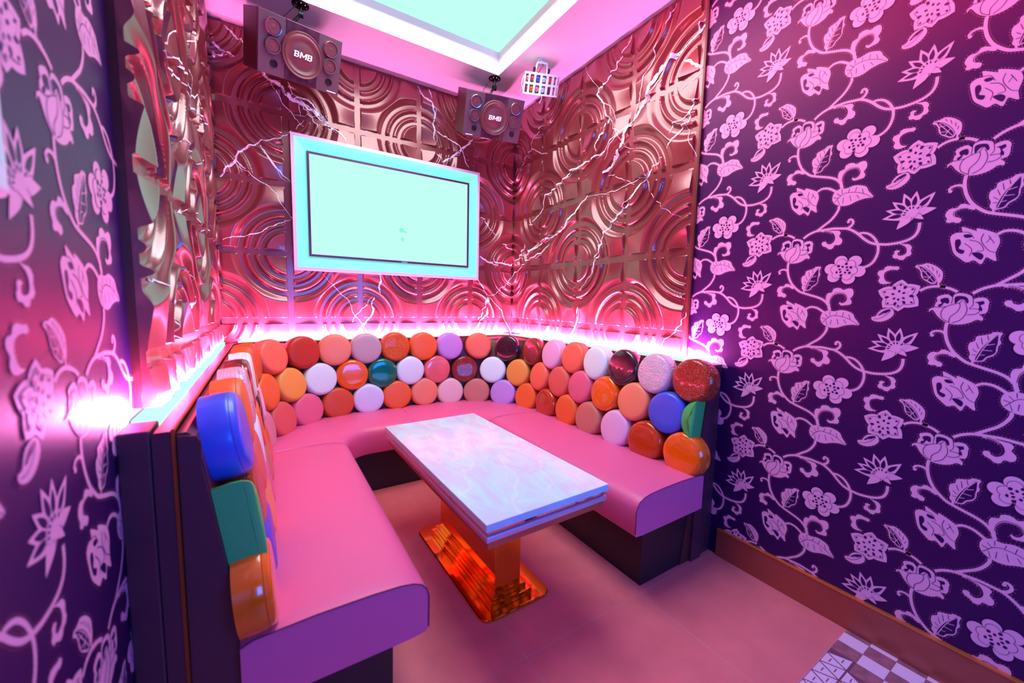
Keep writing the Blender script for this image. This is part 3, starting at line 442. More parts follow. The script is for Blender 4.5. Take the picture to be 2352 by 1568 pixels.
def dots(P, off, loop):
    n = len(P); acc = 0
    for k in range(n if loop else n-1):
        a, b = P[k], P[(k+1) % n]; L = (b-a).length
        if L < 1e-6: continue
        t = (b-a)/L; nn = Vector((t.y, -t.x))
        while acc < L:
            for s_ in ((1,) if loop else (-1, 1)):
                c = a+t*acc+nn*off*s_
                r = .0011
                fl.add([(c.x-r, c.y-r, .0006), (c.x+r, c.y-r, .0006), (c.x+r, c.y+r, .0006), (c.x-r, c.y+r, .0006)], [(0, 1, 2, 3)], 2)
            acc += .0075
        acc -= L
def area2(P): return sum(P[k].x*P[(k+1) % len(P)].y-P[(k+1) % len(P)].x*P[k].y for k in range(len(P)))
for pts, w0, w1, blob in F_['vines']:
    P = spline(pts); stroke(P, w0, w1, 0, 0); dots(P, w0/2+.0035, False)
    if blob: disc(P[-1], blob*.62, 0, 0)
def ring_out(P):
    if area2(P) < 0: P = list(reversed(P))
    dots(P, .0038, True)
for pts in F_['light']:
    P = closed(pts); poly(P, 0, 0); ring_out(P)
for pts in F_['dark']: poly(closed(pts), 1, 1)
for pts in F_['dlines']: stroke(spline(pts, 4), .0017, .0014, 1, 1)
for pts in F_['llines']: stroke(spline(pts, 4), .0022, .0016, 2, 0)
def petal(c, tip, wf, layer, mi, inset=0., k0=.0, pw=.55):
    c = Vector(c); t = Vector(tip)-c; L = t.length; t /= L; n = Vector((-t.y, t.x)); o1 = []; o2 = []
    for k in range(9):
        s_ = k/8; w = wf*L*math.sin(PI*s_**pw)**.9 if 0 < s_ < 1 else 0
        w = max(0, w-inset*L); x = k0*L+(L*(1-k0)-inset*L*1.4)*s_
        o1.append(c+t*x+n*w); o2.append(c+t*x-n*w)
    poly(o1+list(reversed(o2[1:-1])), layer, mi); return o1+list(reversed(o2[1:-1]))
# round flower
c, *lob = F_['round']; cv_ = Vector(c)
for l in lob:
    disc(l, .0205, 0, 0)
disc(c, .030, 0, 0)
for k, l in enumerate(lob):
    lv = Vector(l); dd = (lv-cv_).normalized(); n = 40
    a0 = math.atan2(dd.y, dd.x)
    dots([lv+Vector((math.cos(a0-1.25+2.5*q/10), math.sin(a0-1.25+2.5*q/10)))*.024 for q in range(11)], 0, False)
    disc(cv_+dd*.0265, .0165, 1, 1); disc(cv_+dd*.0265, .0152, 2, 0)
    d2 = Vector((math.cos(a0+PI/6), math.sin(a0+PI/6)))
    disc(cv_+d2*.0225, .0048, 3, 1)
for k, l in enumerate(lob):
    dd = (Vector(l)-cv_).normalized(); a0 = math.atan2(dd.y, dd.x)
    d2 = Vector((math.cos(a0+PI/6), math.sin(a0+PI/6)))
    disc(cv_+dd*.0125, .0092, 3, 0)
    disc(cv_+dd*.0125, .0036, 4, 1, 12, 1.2, a0)
LZ[5] = .0029
disc(c, .0062, 5, 0)
# star flower
c, *tips = F_['star']; cv_ = Vector(c)
for t in tips:
    P = petal(c, t, .40, 0, 0, pw=1.0); 
for t in tips: petal(c, cv_+(Vector(t)-cv_)*.80, .34, 1, 1, pw=1.0)
for t in tips: petal(c, cv_+(Vector(t)-cv_)*.775, .33, 2, 0, pw=1.0)
for k, t in enumerate(tips):
    dd = Vector(t)-cv_; a = math.atan2(dd.y, dd.x)+PI/6; L = dd.length
    e = Vector((math.cos(a), math.sin(a)))
    disc(cv_+e*L*.52, .0042, 3, 1, 8, 1.5, a)
    disc(cv_+dd*.66, .0030, 3, 1, 6, 1.3, a-PI/6)
for k, t in enumerate(tips):
    dd = Vector(t)-cv_; petal(c, cv_+dd*.47, .36, 3, 0, pw=1.); disc(cv_+dd*.26, .0036, 4, 1, 6, 1.35, math.atan2(dd.y, dd.x))
disc(c, .0052, 5, 0)
for k in range(48):
    a = 2*PI*k/48; R_ = .047+.005*math.cos(6*(a-math.atan2(tips[0][1]-c[1], tips[0][0]-c[0]))); q = cv_+Vector((math.cos(a), math.sin(a)))*R_
    fl.add([(q.x-.001, q.y-.001, .0006), (q.x+.001, q.y-.001, .0006), (q.x+.001, q.y+.001, .0006), (q.x-.001, q.y+.001, .0006)], [(0, 1, 2, 3)], 2)
# open lotus
c, *tips = F_['lotus']; cv_ = Vector(c); disc(c, .014, 2, 0)
kinds = 'hhhhhhfff'
for k, (t, kk) in enumerate(zip(tips, kinds)):
    z = k % 3*.00008; LZ[0] = .0009+z
    petal(c, t, .22 if kk == 'h' else .24, 0, 0)
LZ[0] = .0009
for t, kk in zip(tips, kinds):
    dd = Vector(t)-cv_
    if kk == 'h': petal(cv_+dd*.30, cv_+dd*.80, .17, 1, 1, pw=.8)
    else:
        stroke([cv_, cv_+dd*.3+Vector((-dd.y, dd.x))*.22, cv_+dd*.7+Vector((-dd.y, dd.x))*.23, cv_+dd], .0014, .001, 1, 1)
for t, kk in list(zip(tips, kinds))[:6]:
    dd = Vector(t)-cv_; petal(cv_, cv_+dd*.38, .3, 2, 0, pw=.9); petal(cv_+dd*.2, cv_+dd*.33, .22, 3, 1, pw=.9)
floral = None
def floral_mesh(kind):
    V = []
    for x, y, z in fl.v:
        V.append((-z, -x, y) if kind == 'r' else (z, x, y))
    F = fl.f
    if kind == 'r': pass
    me = bpy.data.meshes.new('floral_print'); me.from_pydata(V, [], F)
    for mm in (M_BLOOM, M_PAPER, M_DOT): me.materials.append(mm)
    me.polygons.foreach_set('material_index', fl.m); me.update(); return me
fr, fle = floral_mesh('r'), floral_mesh('l')
umid = sum(v[0] for v in fl.v)/len(fl.v); vmid = sum(v[1] for v in fl.v)/len(fl.v)
DU, DV, DR = .481, .469, -.230
def place_print(me, wall, ulo, uhi, fn):
    for i in range(-3, 8):
        for j in range(-6, 8):
            du, dv = DU*i, DR*i+DV*j; uc, vc = umid+du, vmid+dv
            if ulo < uc < uhi and -.02 < vc < H-.02: link('floral_print', me, wall, fn(du, dv))
place_print(fr, wall_right, 1.55, 4.45, lambda du, dv: (0, -du, dv))
# left wall: along-wall coordinate u' = y + 4.312, height v' = z - .04
def on_left(du, dv): return (XL, du-4.312, dv+.04)
for i in range(-6, 4):
    for j in range(-6, 10):
        du, dv = DU*i, DR*i+DV*j; yc, zc = umid+du-4.312, vmid+dv+.04
        if -4.45 < yc < -1.60 and -.02 < zc < H-.02: link('floral_print', fle, wall_left, on_left(du, dv))

# ------------------------------------------------------------------ sofa
YE = -1.95
def upath(xr, yb, xl, r, ye=YE, na=14, ns=8, nb=6):
    P = []
    for k in range(ns): P.append((xr, ye+(yb-r-ye)*k/ns))
    for k in range(na): a = PI/2*k/na; P.append((xr-r+r*math.cos(a), yb-r+r*math.sin(a)))
    for k in range(nb): P.append((xr-r+(xl+r-(xr-r))*k/nb, yb))
    for k in range(na): a = PI/2+PI/2*k/na; P.append((xl+r+r*math.cos(a), yb-r+r*math.sin(a)))
    for k in range(ns+1): P.append((xl, yb-r+(ye-(yb-r))*k/ns))
    return P
def loft(sections, i0=0, i1=None, capends=True, ye=YE, closed_=True):
    rows = [[(x, y, z) for x, y in upath(xr, yb, xl, r, ye)] for xr, yb, xl, r, z in sections]
    if i1 is None: i1 = len(rows[0])-1
    n = i1-i0+1; V = []; F = []
    for row in rows: V += row[i0:i1+1]
    m_ = len(rows)
    for a in range(m_ if closed_ else m_-1):
        b = (a+1) % m_
        for k in range(n-1): F.append((a*n+k, b*n+k, b*n+k+1, a*n+k+1))
    if capends:
        F.append(tuple(a*n for a in reversed(range(m_)))); F.append(tuple(a*n+n-1 for a in range(m_)))
    return V, F
def fixn(o):
    bm = bmesh.new(); bm.from_mesh(o.data); bmesh.ops.recalc_face_normals(bm, faces=bm.faces); bm.to_mesh(o.data); bm.free(); return o
sofa = empty('sofa', (-1.05, -1.0, 0), 'U-shaped pink leather corner sofa with a back covered in coloured round pads', 'sofa')
sofa_inv = Matrix.Translation((1.05, 1.0, 0))
def spart(name, V, F, mats, parent=None, ang=40, smooth=True):
    par_ = parent or sofa
    o = obj(name, [(x+1.05, y+1.0, z) if par_ is sofa or True else (x, y, z) for x, y, z in V], F, mats, par_)
    fixn(o)
    if smooth: autosmooth(o, ang)
    return o
TOPZ = .962
# frame behind: outer upright, leaves a trough to the wall
V, F = loft([(-.062, -.070, -2.108, .03, 0), (-.062, -.070, -2.108, .03, TOPZ-.006), (-.066, -.074, -2.104, .03, TOPZ), (-.085, -.080, -2.078, .06, TOPZ), (-.088, -.083, -2.075, .06, .3), (-.088, -.083, -2.075, .06, 0)])
spart('backrest_frame', V, F, M_LEATHER)
# piping between frame and board
P = upath(-.088, -.083, -2.073, .08, YE-.003); mbp = MB().tube([(x+1.05, y+1, TOPZ+.001) for x, y in P], .0042, 6); fixn(autosmooth(mbp.obj('piping', M_PIPING, sofa)))
for x in (-.088, -2.073): fixn(MB().tube([(x+1.05, YE+1-.002, z) for z in (TOPZ, .7, .3, .01)], .0042, 6).obj('piping', M_PIPING, sofa))
# padded board that carries the pads
def bp(z):
    t = (z-.44)/(.955-.44); L = lambda a, b: a+(b-a)*t
    return (L(-.175, -.095), L(-.125, -.085), L(-1.965, -2.035), L(.62, .5), z)
b0 = bp(.925)
V, F = loft([(-.0925, -.0875, -2.0685, .08, .0), (-.0925, -.0875, -2.0685, .08, TOPZ-.006),
             (-.097, -.0895, -2.052, .3, .957), (-.100, -.092, -2.036, .45, .945), bp(.92), bp(.7), bp(.5), bp(.3), bp(.0)])
spart('backrest_board', V, F, M_BOARD)
# end caps that close the trough and the sides
for x0, x1 in ((-.060, -.001), (XL+.001, -2.110)):
    MB().box(x0+1.05, x1+1.05, YE+1-.001, -1.862+1, .0, TOPZ+.006, 0, .004).obj('end_panel', M_LEATHER, sofa)
for xa, xb_, xt in ((-.096, -.19, -.112), (-2.065, -1.945, -2.030)):    # leather-wrapped end face of the board
    s_ = 1 if xa > xb_ else -1
    prof = [(xa, .0), (xa, TOPZ-.01), (xt+s_*.004, TOPZ-.013), (xt-s_*.004, TOPZ-.03), (bp(.9)[0 if s_ > 0 else 2], .88), (bp(.5)[0 if s_ > 0 else 2], .5), (bp(.44)[0 if s_ > 0 else 2], .0)]
    n = len(prof); V = [(x, YE-.012, z) for x, z in prof]+[(x, YE+.003, z) for x, z in prof]
    F = [tuple(range(n)), tuple(reversed(range(n, 2*n)))]+[(k, (k+1) % n, n+(k+1) % n, n+k) for k in range(n)]
    spart('end_panel', V, F, M_LEATHER, smooth=False)
# plinth
V, F = loft([(-.1, -.1, -2.03, .3, 0), (-.1, -.1, -2.03, .3, .285), (-.527, -.46, -1.617, .12, .285), (-.524, -.457, -1.620, .12, 0)], ye=-1.945)
spart('base', V, F, M_BASE)
# seat cushions: seams where the arcs begin and in the middle of the back
ns, na, nb = 8, 14, 6
segs = [(0, ns), (ns, ns+na+3), (ns+na+3, ns+2*na+nb), (ns+2*na+nb, 2*ns+2*na+nb)]
SO = (-.16, -.13, -1.975, .60)
def seat_sections(zt):
    SI = (-.632, -.545, -1.525, .16)
    L = lambda t: tuple(a+(b-a)*t for a, b in zip(SO, SI))
    o = [(*SO, .285), (*SO, zt-.012), (*L(.06), zt-.002), (*L(.35), zt+.003), (*L(.65), zt+.001), (*L(.82), zt-.004), (*L(.90), zt-.011), (*L(.955), zt-.023), (*L(.985), zt-.040), (*L(1), zt-.062), (*L(1.0), zt-.1), (*L(.998), .300), (*L(.985), .286), (*L(.9), .282)]
    return o
for si, (i0, i1) in enumerate(segs):
    ye = -1.99
    secs = seat_sections(.462)
    rows = [upath(a, b, c_, r, ye) for a, b, c_, r, z in secs]
    stn = []      # fractional stations with soft ends
    idx = [i0, i0+.10, i0+.35]+[k for k in range(i0+1, i1)]+[i1-.35, i1-.10, i1]
    def at(row, t):
        k = min(int(t), len(row)-2); f = t-k; return (row[k][0]*(1-f)+row[k+1][0]*f, row[k][1]*(1-f)+row[k+1][1]*f)
    V = []; n = len(idx)
    for s__, row in zip(secs, rows):
        for q, t in enumerate(idx):
            x, y = at(row, t)
            edge = min(q, n-1-q); open_end = (si == 0 and q < 3) or (si == 3 and q >= n-3)
            dz = {0: .0075, 1: .002}.get(edge, 0) if (not open_end and s__[4] > .42) else 0
            if open_end and edge == 0 and s__[4] > .36: dz = .003
            V.append((x, y, s__[4]-dz))
    m_ = len(secs); F = []
    for a in range(m_):
        b = (a+1) % m_
        for k in range(n-1): F.append((a*n+k, b*n+k, b*n+k+1, a*n+k+1))
    F.append(tuple(a*n for a in reversed(range(m_)))); F.append(tuple(a*n+n-1 for a in range(m_)))
    sc = spart('seat_cushion', V, F, M_SEAT, ang=30)
    # piped seam along the open end
    if si in (0, 3):
        q = 0 if si == 0 else n-1
        line = [V[a*n+q] for a in range(1, 12)]
        fixn(MB().tube([(x+1.05, y+1-.0012, z) for x, y, z in line], .0022, 6).obj('seam', M_THREAD, sc))
        for a in range(2, 9):
            p, r = Vector(line[a-1]), Vector(line[a])
            L = (r-p).length; k = max(1, int(L/.009))
        st = MB()
        for a in range(1, 9):
            p, r = Vector(line[a-1]), Vector(line[a]); L = (r-p).length; k = max(1, int(L/.009))
            for e in range(k):
                c_ = p.lerp(r, (e+.5)/k)+Vector((0, .011, .0012)); dv = (r-p).normalized()*.0028
                st.tube([tuple(c_-dv+Vector((1.05, 1, 0))), tuple(c_+dv+Vector((1.05, 1, 0)))], .0007, 4)
        o = st.obj('stitching', M_THREAD, sc); o['kind'] = 'stuff'

# round pads
PADS = {
 'coral': ((.95, .18, .10), .42, 0, None, 0, 'coral'), 'rust': ((.50, .035, .012), .4, 0, None, 0, 'dark rust red'), 'salmon': ((.95, .28, .15), .42, 0, None, 0, 'salmon orange'),
 'greylilac': ((.55, .42, .45), .5, 0, None, 0, 'greyish lilac'), 'orangecroc': ((.85, .13, .012), .34, 0, ('croc', 110, .7), .2, 'orange crocodile-grain'), 'orange': ((.92, .155, .03), .42, 0, None, 0, 'orange'),
 'lilac': ((.56, .30, .78), .45, 0, None, 0, 'lilac'), 'plumgloss': ((.045, .006, .022), .12, 0, None, 1, 'glossy dark plum'), 'browngloss': ((.24, .022, .008), .2, 0, ('noise', 60, .2), .8, 'mottled glossy brown'),
 'pinklilac': ((.85, .48, .78), .42, 0, None, 0, 'pale pink lilac'), 'white': ((.80, .95, .99), .4, 0, None, 0, 'white'), 'pearlcroc': ((.92, .62, .78), .22, 0, ('croc', 100, .7), .6, 'pearly crocodile-grain'),
 'browncroc': ((.48, .035, .008), .22, 0, ('croc', 80, .8), .6, 'large glossy brown crocodile-grain'), 'yellow': ((.90, .36, .07), .42, 0, None, 0, 'mustard yellow'), 'whitecroc': ((.80, .95, .99), .36, 0, ('croc', 110, .35), 0, 'white embossed'),
 'orangegloss': ((.98, .14, .001), .12, 0, None, 1, 'glossy bright orange'), 'greengloss': ((.0, .16, .09), .12, 0, None, 1, 'glossy dark green'), 'pinkgloss': ((.90, .16, .17), .14, 0, None, 1, 'glossy coral pink'),
 'marooncroc': ((.34, .022, .018), .26, 0, ('croc', 110, .8), .5, 'maroon crocodile-grain'), 'dustycoral': ((.78, .14, .11), .5, 0, None, 0, 'dusty coral'), 'pink': ((.80, .14, .26), .42, 0, None, 0, 'pink'),
 'blue': ((.05, .10, .75), .36, 0, None, .2, 'bright blue'), 'green': ((.05, .50, .13), .45, 0, ('dots', 230, .5), 0, 'green ribbed half'), 'mauve': ((.70, .28, .36), .45, 0, None, 0, 'mauve pink'),
 'dustyred': ((.72, .11, .11), .48, 0, None, 0, 'dusty red'), 'burntorange': ((.66, .08, .018), .45, 0, ('noise', 150, .3), 0, 'burnt orange'), 'lavender': ((.76, .80, 1.0), .4, 0, None, 0, 'pale lavender'),
 'peach': ((.92, .58, .56), .42, 0, None, 0, 'pale peach'), 'dustyrose': ((.62, .20, .16), .5, 0, ('noise', 260, .4), 0, 'dusty rose brown'), 'rustgloss': ((.55, .045, .004), .14, 0, None, .9, 'glossy rust brown'),
 'mint': ((.82, .95, .92), .35, 0, None, 0, 'mint white'), 'redorange': ((.90, .13, .02), .35, 0, None, .2, 'red orange'), 'maroongloss': ((.22, .015, .02), .12, 0, None, 1, 'glossy maroon'),
 'lilacpale': ((.85, .60, .92), .42, 0, None, 0, 'pale lilac'), 'blackgloss': ((.02, .008, .008), .1, 0, None, 1, 'glossy black'), 'rustcroc': ((.62, .06, .012), .3, 0, ('croc', 110, .7), .4, 'rust crocodile-grain'),
 'magenta': ((.72, .14, .30), .42, 0, None, 0, 'magenta pink'), 'violet': ((.18, .08, .62), .42, 0, None, 0, 'violet blue')}
BT = [[-1.9099, -0.2769, 0.8851, 0.7493, -0.6165, 0.2419, 'coral', 0, 0], [-1.7187, -0.1311, 0.8896, 0.388, -0.9009, 0.1945, 'rust', 0, 0], [-1.5062, -0.0886, 0.8976, 0.0, -0.997, 0.0774, 'salmon', 0, 0], [-1.3038, -0.0888, 0.9005, 0.0, -0.997, 0.0774, 'greylilac', 0, 0], [-1.0966, -0.0876, 0.904, 0.0, -0.997, 0.0774, 'orangecroc', 0, 0], [-0.883, -0.0891, 0.8986, 0.0, -0.997, 0.0774, 'orange', 0, 0], [-0.6662, -0.0896, 0.8898, 0.0, -0.997, 0.0774, 'lilac', 0, 0], [-0.4149, -0.131, 0.8817, -0.3862, -0.9002, 0.2014, 'coral', 0, 0], [-0.2101, -0.2973, 0.8676, -0.7732, -0.5805, 0.2553, 'plumgloss', 0, 0], [-0.11, -0.5574, 0.8671, -0.9788, -0.0963, 0.1809, 'browngloss', 0, 0], [-0.1057, -0.8049, 0.8749, -0.9881, 0.0, 0.1535, 'pinklilac', 0, 0], [-0.1041, -1.0298, 0.8819, -0.9881, 0.0, 0.1535, 'coral', 0, 0], [-0.1056, -1.249, 0.8777, -0.9881, 0.0, 0.1535, 'white', 0, 0], [-0.1044, -1.463, 0.88, -0.9881, 0.0, 0.1535, 'plumgloss', 0, 0], [-0.1041, -1.6817, 0.8806, -0.9881, 0.0, 0.1535, 'pearlcroc', 0, 0], [-0.1038, -1.8997, 0.8827, -0.9881, 0.0, 0.1535, 'browncroc', 0, 0], [-2.0176, -0.504, 0.8903, 0.965, -0.1861, 0.1848, 'orangecroc', 0, 1], [-2.0275, -0.734, 0.8942, 0.9909, 0.0, 0.1347, 'redorange', 0, 1], [-2.0275, -0.95, 0.8942, 0.9909, 0.0, 0.1347, 'mint', 0, 1], [-2.0275, -1.166, 0.8942, 0.9909, 0.0, 0.1347, 'maroongloss', 0, 1], [-2.0275, -1.382, 0.8942, 0.9909, 0.0, 0.1347, 'pearlcroc', 0, 1], [-2.0275, -1.598, 0.8942, 0.9909, 0.0, 0.1347, 'orange', 0, 1], [-2.0275, -1.814, 0.8942, 0.9909, 0.0, 0.1347, 'blue', 0, 1], [-1.9526, -0.4283, 0.7072, 0.887, -0.4029, 0.2254, 'orange', 1, 0], [-1.8127, -0.2418, 0.7019, 0.64, -0.731, 0.2368, 'yellow', 1, 0], [-1.6179, -0.1307, 0.708, 0.3009, -0.9378, 0.1729, 'whitecroc', 1, 0], [-1.4011, -0.1012, 0.7217, 0.0, -0.997, 0.0774, 'orangegloss', 1, 0], [-1.1953, -0.1016, 0.7209, 0.0, -0.997, 0.0774, 'greengloss', 1, 0], [-0.9921, -0.1024, 0.7217, 0.0, -0.997, 0.0774, 'white', 1, 0], [-0.7794, -0.1022, 0.7159, 0.0, -0.997, 0.0774, 'pinkgloss', 1, 0], [-0.541, -0.1231, 0.6992, -0.2623, -0.9504, 0.1674, 'marooncroc', 1, 0], [-0.3219, -0.2439, 0.6917, -0.6408, -0.7262, 0.2488, 'white', 1, 0], [-0.18, -0.443, 0.6898, -0.8927, -0.382, 0.2391, 'yellow', 1, 0], [-0.1333, -0.6974, 0.6972, -0.9881, 0.0, 0.1535, 'coral', 1, 0], [-0.132, -0.926, 0.7029, -0.9881, 0.0, 0.1535, 'dustycoral', 1, 0], [-0.1323, -1.1404, 0.705, -0.9881, 0.0, 0.1535, 'pink', 1, 0], [-0.1318, -1.3562, 0.7074, -0.9881, 0.0, 0.1535, 'orangegloss', 1, 0], [-0.1312, -1.5738, 0.7065, -0.9881, 0.0, 0.1535, 'salmon', 1, 0], [-0.1328, -1.7877, 0.7017, -0.9881, 0.0, 0.1535, 'blue', 1, 0], [-0.1326, -1.9762, 0.6995, -0.9881, 0.0, 0.1535, 'green', 1, 0], [-2.0028, -0.6698, 0.7131, 0.9909, 0.0, 0.1347, 'lilacpale', 1, 1], [-2.0028, -0.8858, 0.7131, 0.9909, 0.0, 0.1347, 'blackgloss', 1, 1], [-2.0028, -1.1018, 0.7131, 0.9909, 0.0, 0.1347, 'orange', 1, 1], [-2.0028, -1.3178, 0.7131, 0.9909, 0.0, 0.1347, 'lavender', 1, 1], [-2.0028, -1.5338, 0.7131, 0.9909, 0.0, 0.1347, 'dustycoral', 1, 1], [-2.0028, -1.7498, 0.7131, 0.9909, 0.0, 0.1347, 'rustcroc', 1, 1], [-2.0028, -1.9658, 0.7131, 0.9909, 0.0, 0.1347, 'green', 1, 1], [-1.9686, -0.6021, 0.5357, 0.9664, -0.1801, 0.1834, 'mauve', 2, 0], [-1.8755, -0.3796, 0.5251, 0.8041, -0.5442, 0.2395, 'dustyred', 2, 0], [-1.7176, -0.2194, 0.5286, 0.5462, -0.8068, 0.2251, 'pink', 2, 0], [-1.5083, -0.1304, 0.5343, 0.2066, -0.9674, 0.1463, 'burntorange', 2, 0], [-1.297, -0.116, 0.5446, 0.0, -0.997, 0.0774, 'lavender', 2, 0], [-1.0943, -0.1152, 0.5472, 0.0, -0.997, 0.0774, 'orange', 2, 0], [-0.8857, -0.1156, 0.548, 0.0, -0.997, 0.0774, 'salmon', 2, 0], [-0.6707, -0.1238, 0.5309, -0.1416, -0.9815, 0.1289, 'peach', 2, 0], [-0.4543, -0.201, 0.5172, -0.4954, -0.8388, 0.226, 'dustyrose', 2, 0], [-0.2798, -0.3597, 0.5171, -0.7759, -0.577, 0.2553, 'lilac', 2, 0], [-0.1776, -0.5756, 0.5201, -0.9502, -0.2284, 0.2122, 'orange', 2, 0], [-0.16, -0.8167, 0.5272, -0.9881, 0.0, 0.1535, 'rustgloss', 2, 0], [-0.1588, -1.0466, 0.5329, -0.9881, 0.0, 0.1535, 'orange', 2, 0], [-0.16, -1.2537, 0.529, -0.9881, 0.0, 0.1535, 'dustyrose', 2, 0], [-0.1597, -1.4771, 0.5297, -0.9881, 0.0, 0.1535, 'pinklilac', 2, 0], [-0.1599, -1.6837, 0.5234, -0.9881, 0.0, 0.1535, 'rustgloss', 2, 0], [-0.159, -1.9092, 0.5281, -0.9881, 0.0, 0.1535, 'orangegloss', 2, 0], [-1.9788, -0.8318, 0.5359, 0.9909, 0.0, 0.1347, 'redorange', 2, 1], [-1.9788, -1.0478, 0.5359, 0.9909, 0.0, 0.1347, 'dustyrose', 2, 1], [-1.9788, -1.2638, 0.5359, 0.9909, 0.0, 0.1347, 'magenta', 2, 1], [-1.9788, -1.4798, 0.5359, 0.9909, 0.0, 0.1347, 'salmon', 2, 1], [-1.9788, -1.6958, 0.5359, 0.9909, 0.0, 0.1347, 'violet', 2, 1], [-1.9788, -1.9118, 0.5359, 0.9909, 0.0, 0.1347, 'orangegloss', 2, 1]]
PR = .1065; TH = .078
RING = [(1.0, 0), (1.0, .012), (1.015, .035), (1.0, .054), (.985, .0595), (.975, .0605), (.955, .068), (.90, .0745), (.80, .0775), (.5, .079), (.0, .0795)]
pad_mesh = {}
def pad(kind, half):
    if (kind, half) in pad_mesh: return pad_mesh[(kind, half)]
    c = PADS[kind]; mm = mat('pad_'+kind, c[0], c[1], c[2], bump=c[3] or ('noise', 300, .08), coat=c[4])
    n = 48; V = []; F = []
    for rr, z in RING:
        for k in range(n):
            a = 2*PI*k/n; x, y = PR*rr*math.cos(a), PR*rr*math.sin(a)
            if half: x = max(x, .014+(1-rr)*.03) if half == 'L' else min(x, -.030-(1-rr)*.03)
            V.append((x, y, z))
    for j in range(len(RING)-1):
        for k in range(n):
            F.append((j*n+k, j*n+(k+1) % n, (j+1)*n+(k+1) % n, (j+1)*n+k))
    me = bpy.data.meshes.new('round_pad'); me.from_pydata(V, [], F); me.materials.append(mm)
    me.polygons.foreach_set('use_smooth', [True]*len(F)); me.update()
    j = 5; P = [(V[j*n+k][0]*1.004, V[j*n+k][1]*1.004, .0602) for k in range(n)]
    s = MB()
    sv = []; r = .0011
    for k in range(n):
        p = Vector(P[k]); out = Vector((p.x, p.y, 0)).normalized()
        sv += [p+out*r, p+Vector((0, 0, r)), p-out*r]
    sf = [(3*k+e, 3*((k+1) % n)+e, 3*((k+1) % n)+e+1, 3*k+e+1) for k in range(n) for e in range(2)]
    ms = bpy.data.meshes.new('seam'); ms.from_pydata([tuple(v) for v in sv], [], sf)
    ms.materials.append(mat('pad_seam_'+kind, tuple(x*.45 for x in c[0]), .5)); ms.update()
    pad_mesh[(kind, half)] = (me, ms); return pad_mesh[(kind, half)]
for x, y, z, nx, ny, nz, kind, row, leftside in BT:
    half = None
    if kind == 'green': half = 'L' if leftside else 'R'
    n = Vector((nx, ny, nz)).normalized(); up = Vector((0, 0, 1)); yv = (up-n*up.dot(n)).normalized(); xv = yv.cross(n)
    M = Matrix((xv, yv, n)).transposed().to_4x4(); M.translation = Vector((x+1.05, y+1.0, z))
    if half: M.translation.y = (YE+1-.014) if leftside else (YE+1-.030)
    jit = Matrix.Rotation(random.uniform(-.04, .04), 4, 'X') @ Matrix.Rotation(random.uniform(-.04, .04), 4, 'Y')
    me, ms = pad(kind, half)
    o = link('round_pad', me, sofa, M=M @ jit if not half else M)
    o['label'] = PADS[kind][5]+' round pad' if not half else 'green half-round pad cut at the sofa end'
    link('seam', ms, o)

# ------------------------------------------------------------------ light strips in the trough
def strip(x0, x1, y0, y1, label):
    t = empty('light_strip', ((x0+x1)/2, (y0+y1)/2, .945), label, 'light', 'glowing light strips behind the sofa back')
    w, l = (x1-x0)/2, (y1-y0)/2
    MB().box(-w, w, -l, l, -.06, -.001).obj('channel', M_PLATE, t)
    MB().box(-w+.002, w-.002, -l+.002, l-.002, 0, .026).obj('diffuser', M_LED, t)
strip(XL+.003, -2.110, -1.860, -.072, 'glowing strip light in the gap behind the left sofa back')
strip(-2.05, -.066, -.066, -.014, 'glowing strip light in the gap under the television wall')
strip(-.060, -.014, -1.860, -.072, 'glowing strip light in the gap behind the right sofa back')
# ------------------------------------------------------------------ table
TX, TY, TR = -1.0837, -1.4392, .0211
table = empty('coffee_table', (TX, TY, 0), 'low rectangular table with white marble top on a copper mirror pedestal', 'table', rot=(0, 0, TR))
tw_, tl_ = .2714, .5566
MB().box(-tw_, tw_, -tl_, tl_, .533, .56, 0, .0022).obj('table_top', M_MARBLE, table)['label'] = 'pale marble slab'
MB().box(-tw_+.012, tw_-.012, -tl_+.012, tl_-.012, .514, .533).obj('mirror_band', M_ROSE, table)
MB().box(-tw_+.004, tw_-.004, -tl_+.004, tl_-.004, .494, .514, 0, .003).obj('rim', M_RIM, table)
MB().box(-tw_+.014, tw_-.014, -tl_+.014, tl_-.014, .466, .494, 0, .001).obj('apron', M_RUST, table)
MB().box(-.062, .062, -.275, .285, .064, .467, 0, .0015).obj('pedestal', M_COPPER, table)
MB().box(-.082, .082, -.292, .302, .040, .064, 0, .0025).obj('plinth_step', M_COPPER, table)
MB().box(-.100, .100, -.310, .320, .012, .040, 0, .0025).obj('plinth_step', M_COPPER, table)
def roundrect(hx, hy, r, z0, z1, n=8, b=.003):
    ring = lambda e: [(sx*(hx-r)+(r-e)*math.cos(a), sy*(hy-r)+(r-e)*math.sin(a)) for sx, sy, s_ in ((1, 1, 0), (-1, 1, 1), (-1, -1, 2), (1, -1, 3)) for a in [s_*PI/2+PI/2*k/n for k in range(n+1)]]
    mb = MB(); R0, R1 = ring(0), ring(b); m_ = len(R0)
    V = [(x, y, z0) for x, y in R0]+[(x, y, z1-b) for x, y in R0]+[(x, y, z1) for x, y in R1]
    F = [tuple(reversed(range(m_))), tuple(range(2*m_, 3*m_))]
    for a in (0, 1): F += [(a*m_+k, a*m_+(k+1) % m_, (a+1)*m_+(k+1) % m_, (a+1)*m_+k) for k in range(m_)]
    return mb.add(V, F)
o = roundrect(.168, .372, .045, .0005, .012).obj('base_plate', M_COPPER, table); o.location = (.016, .028, 0)

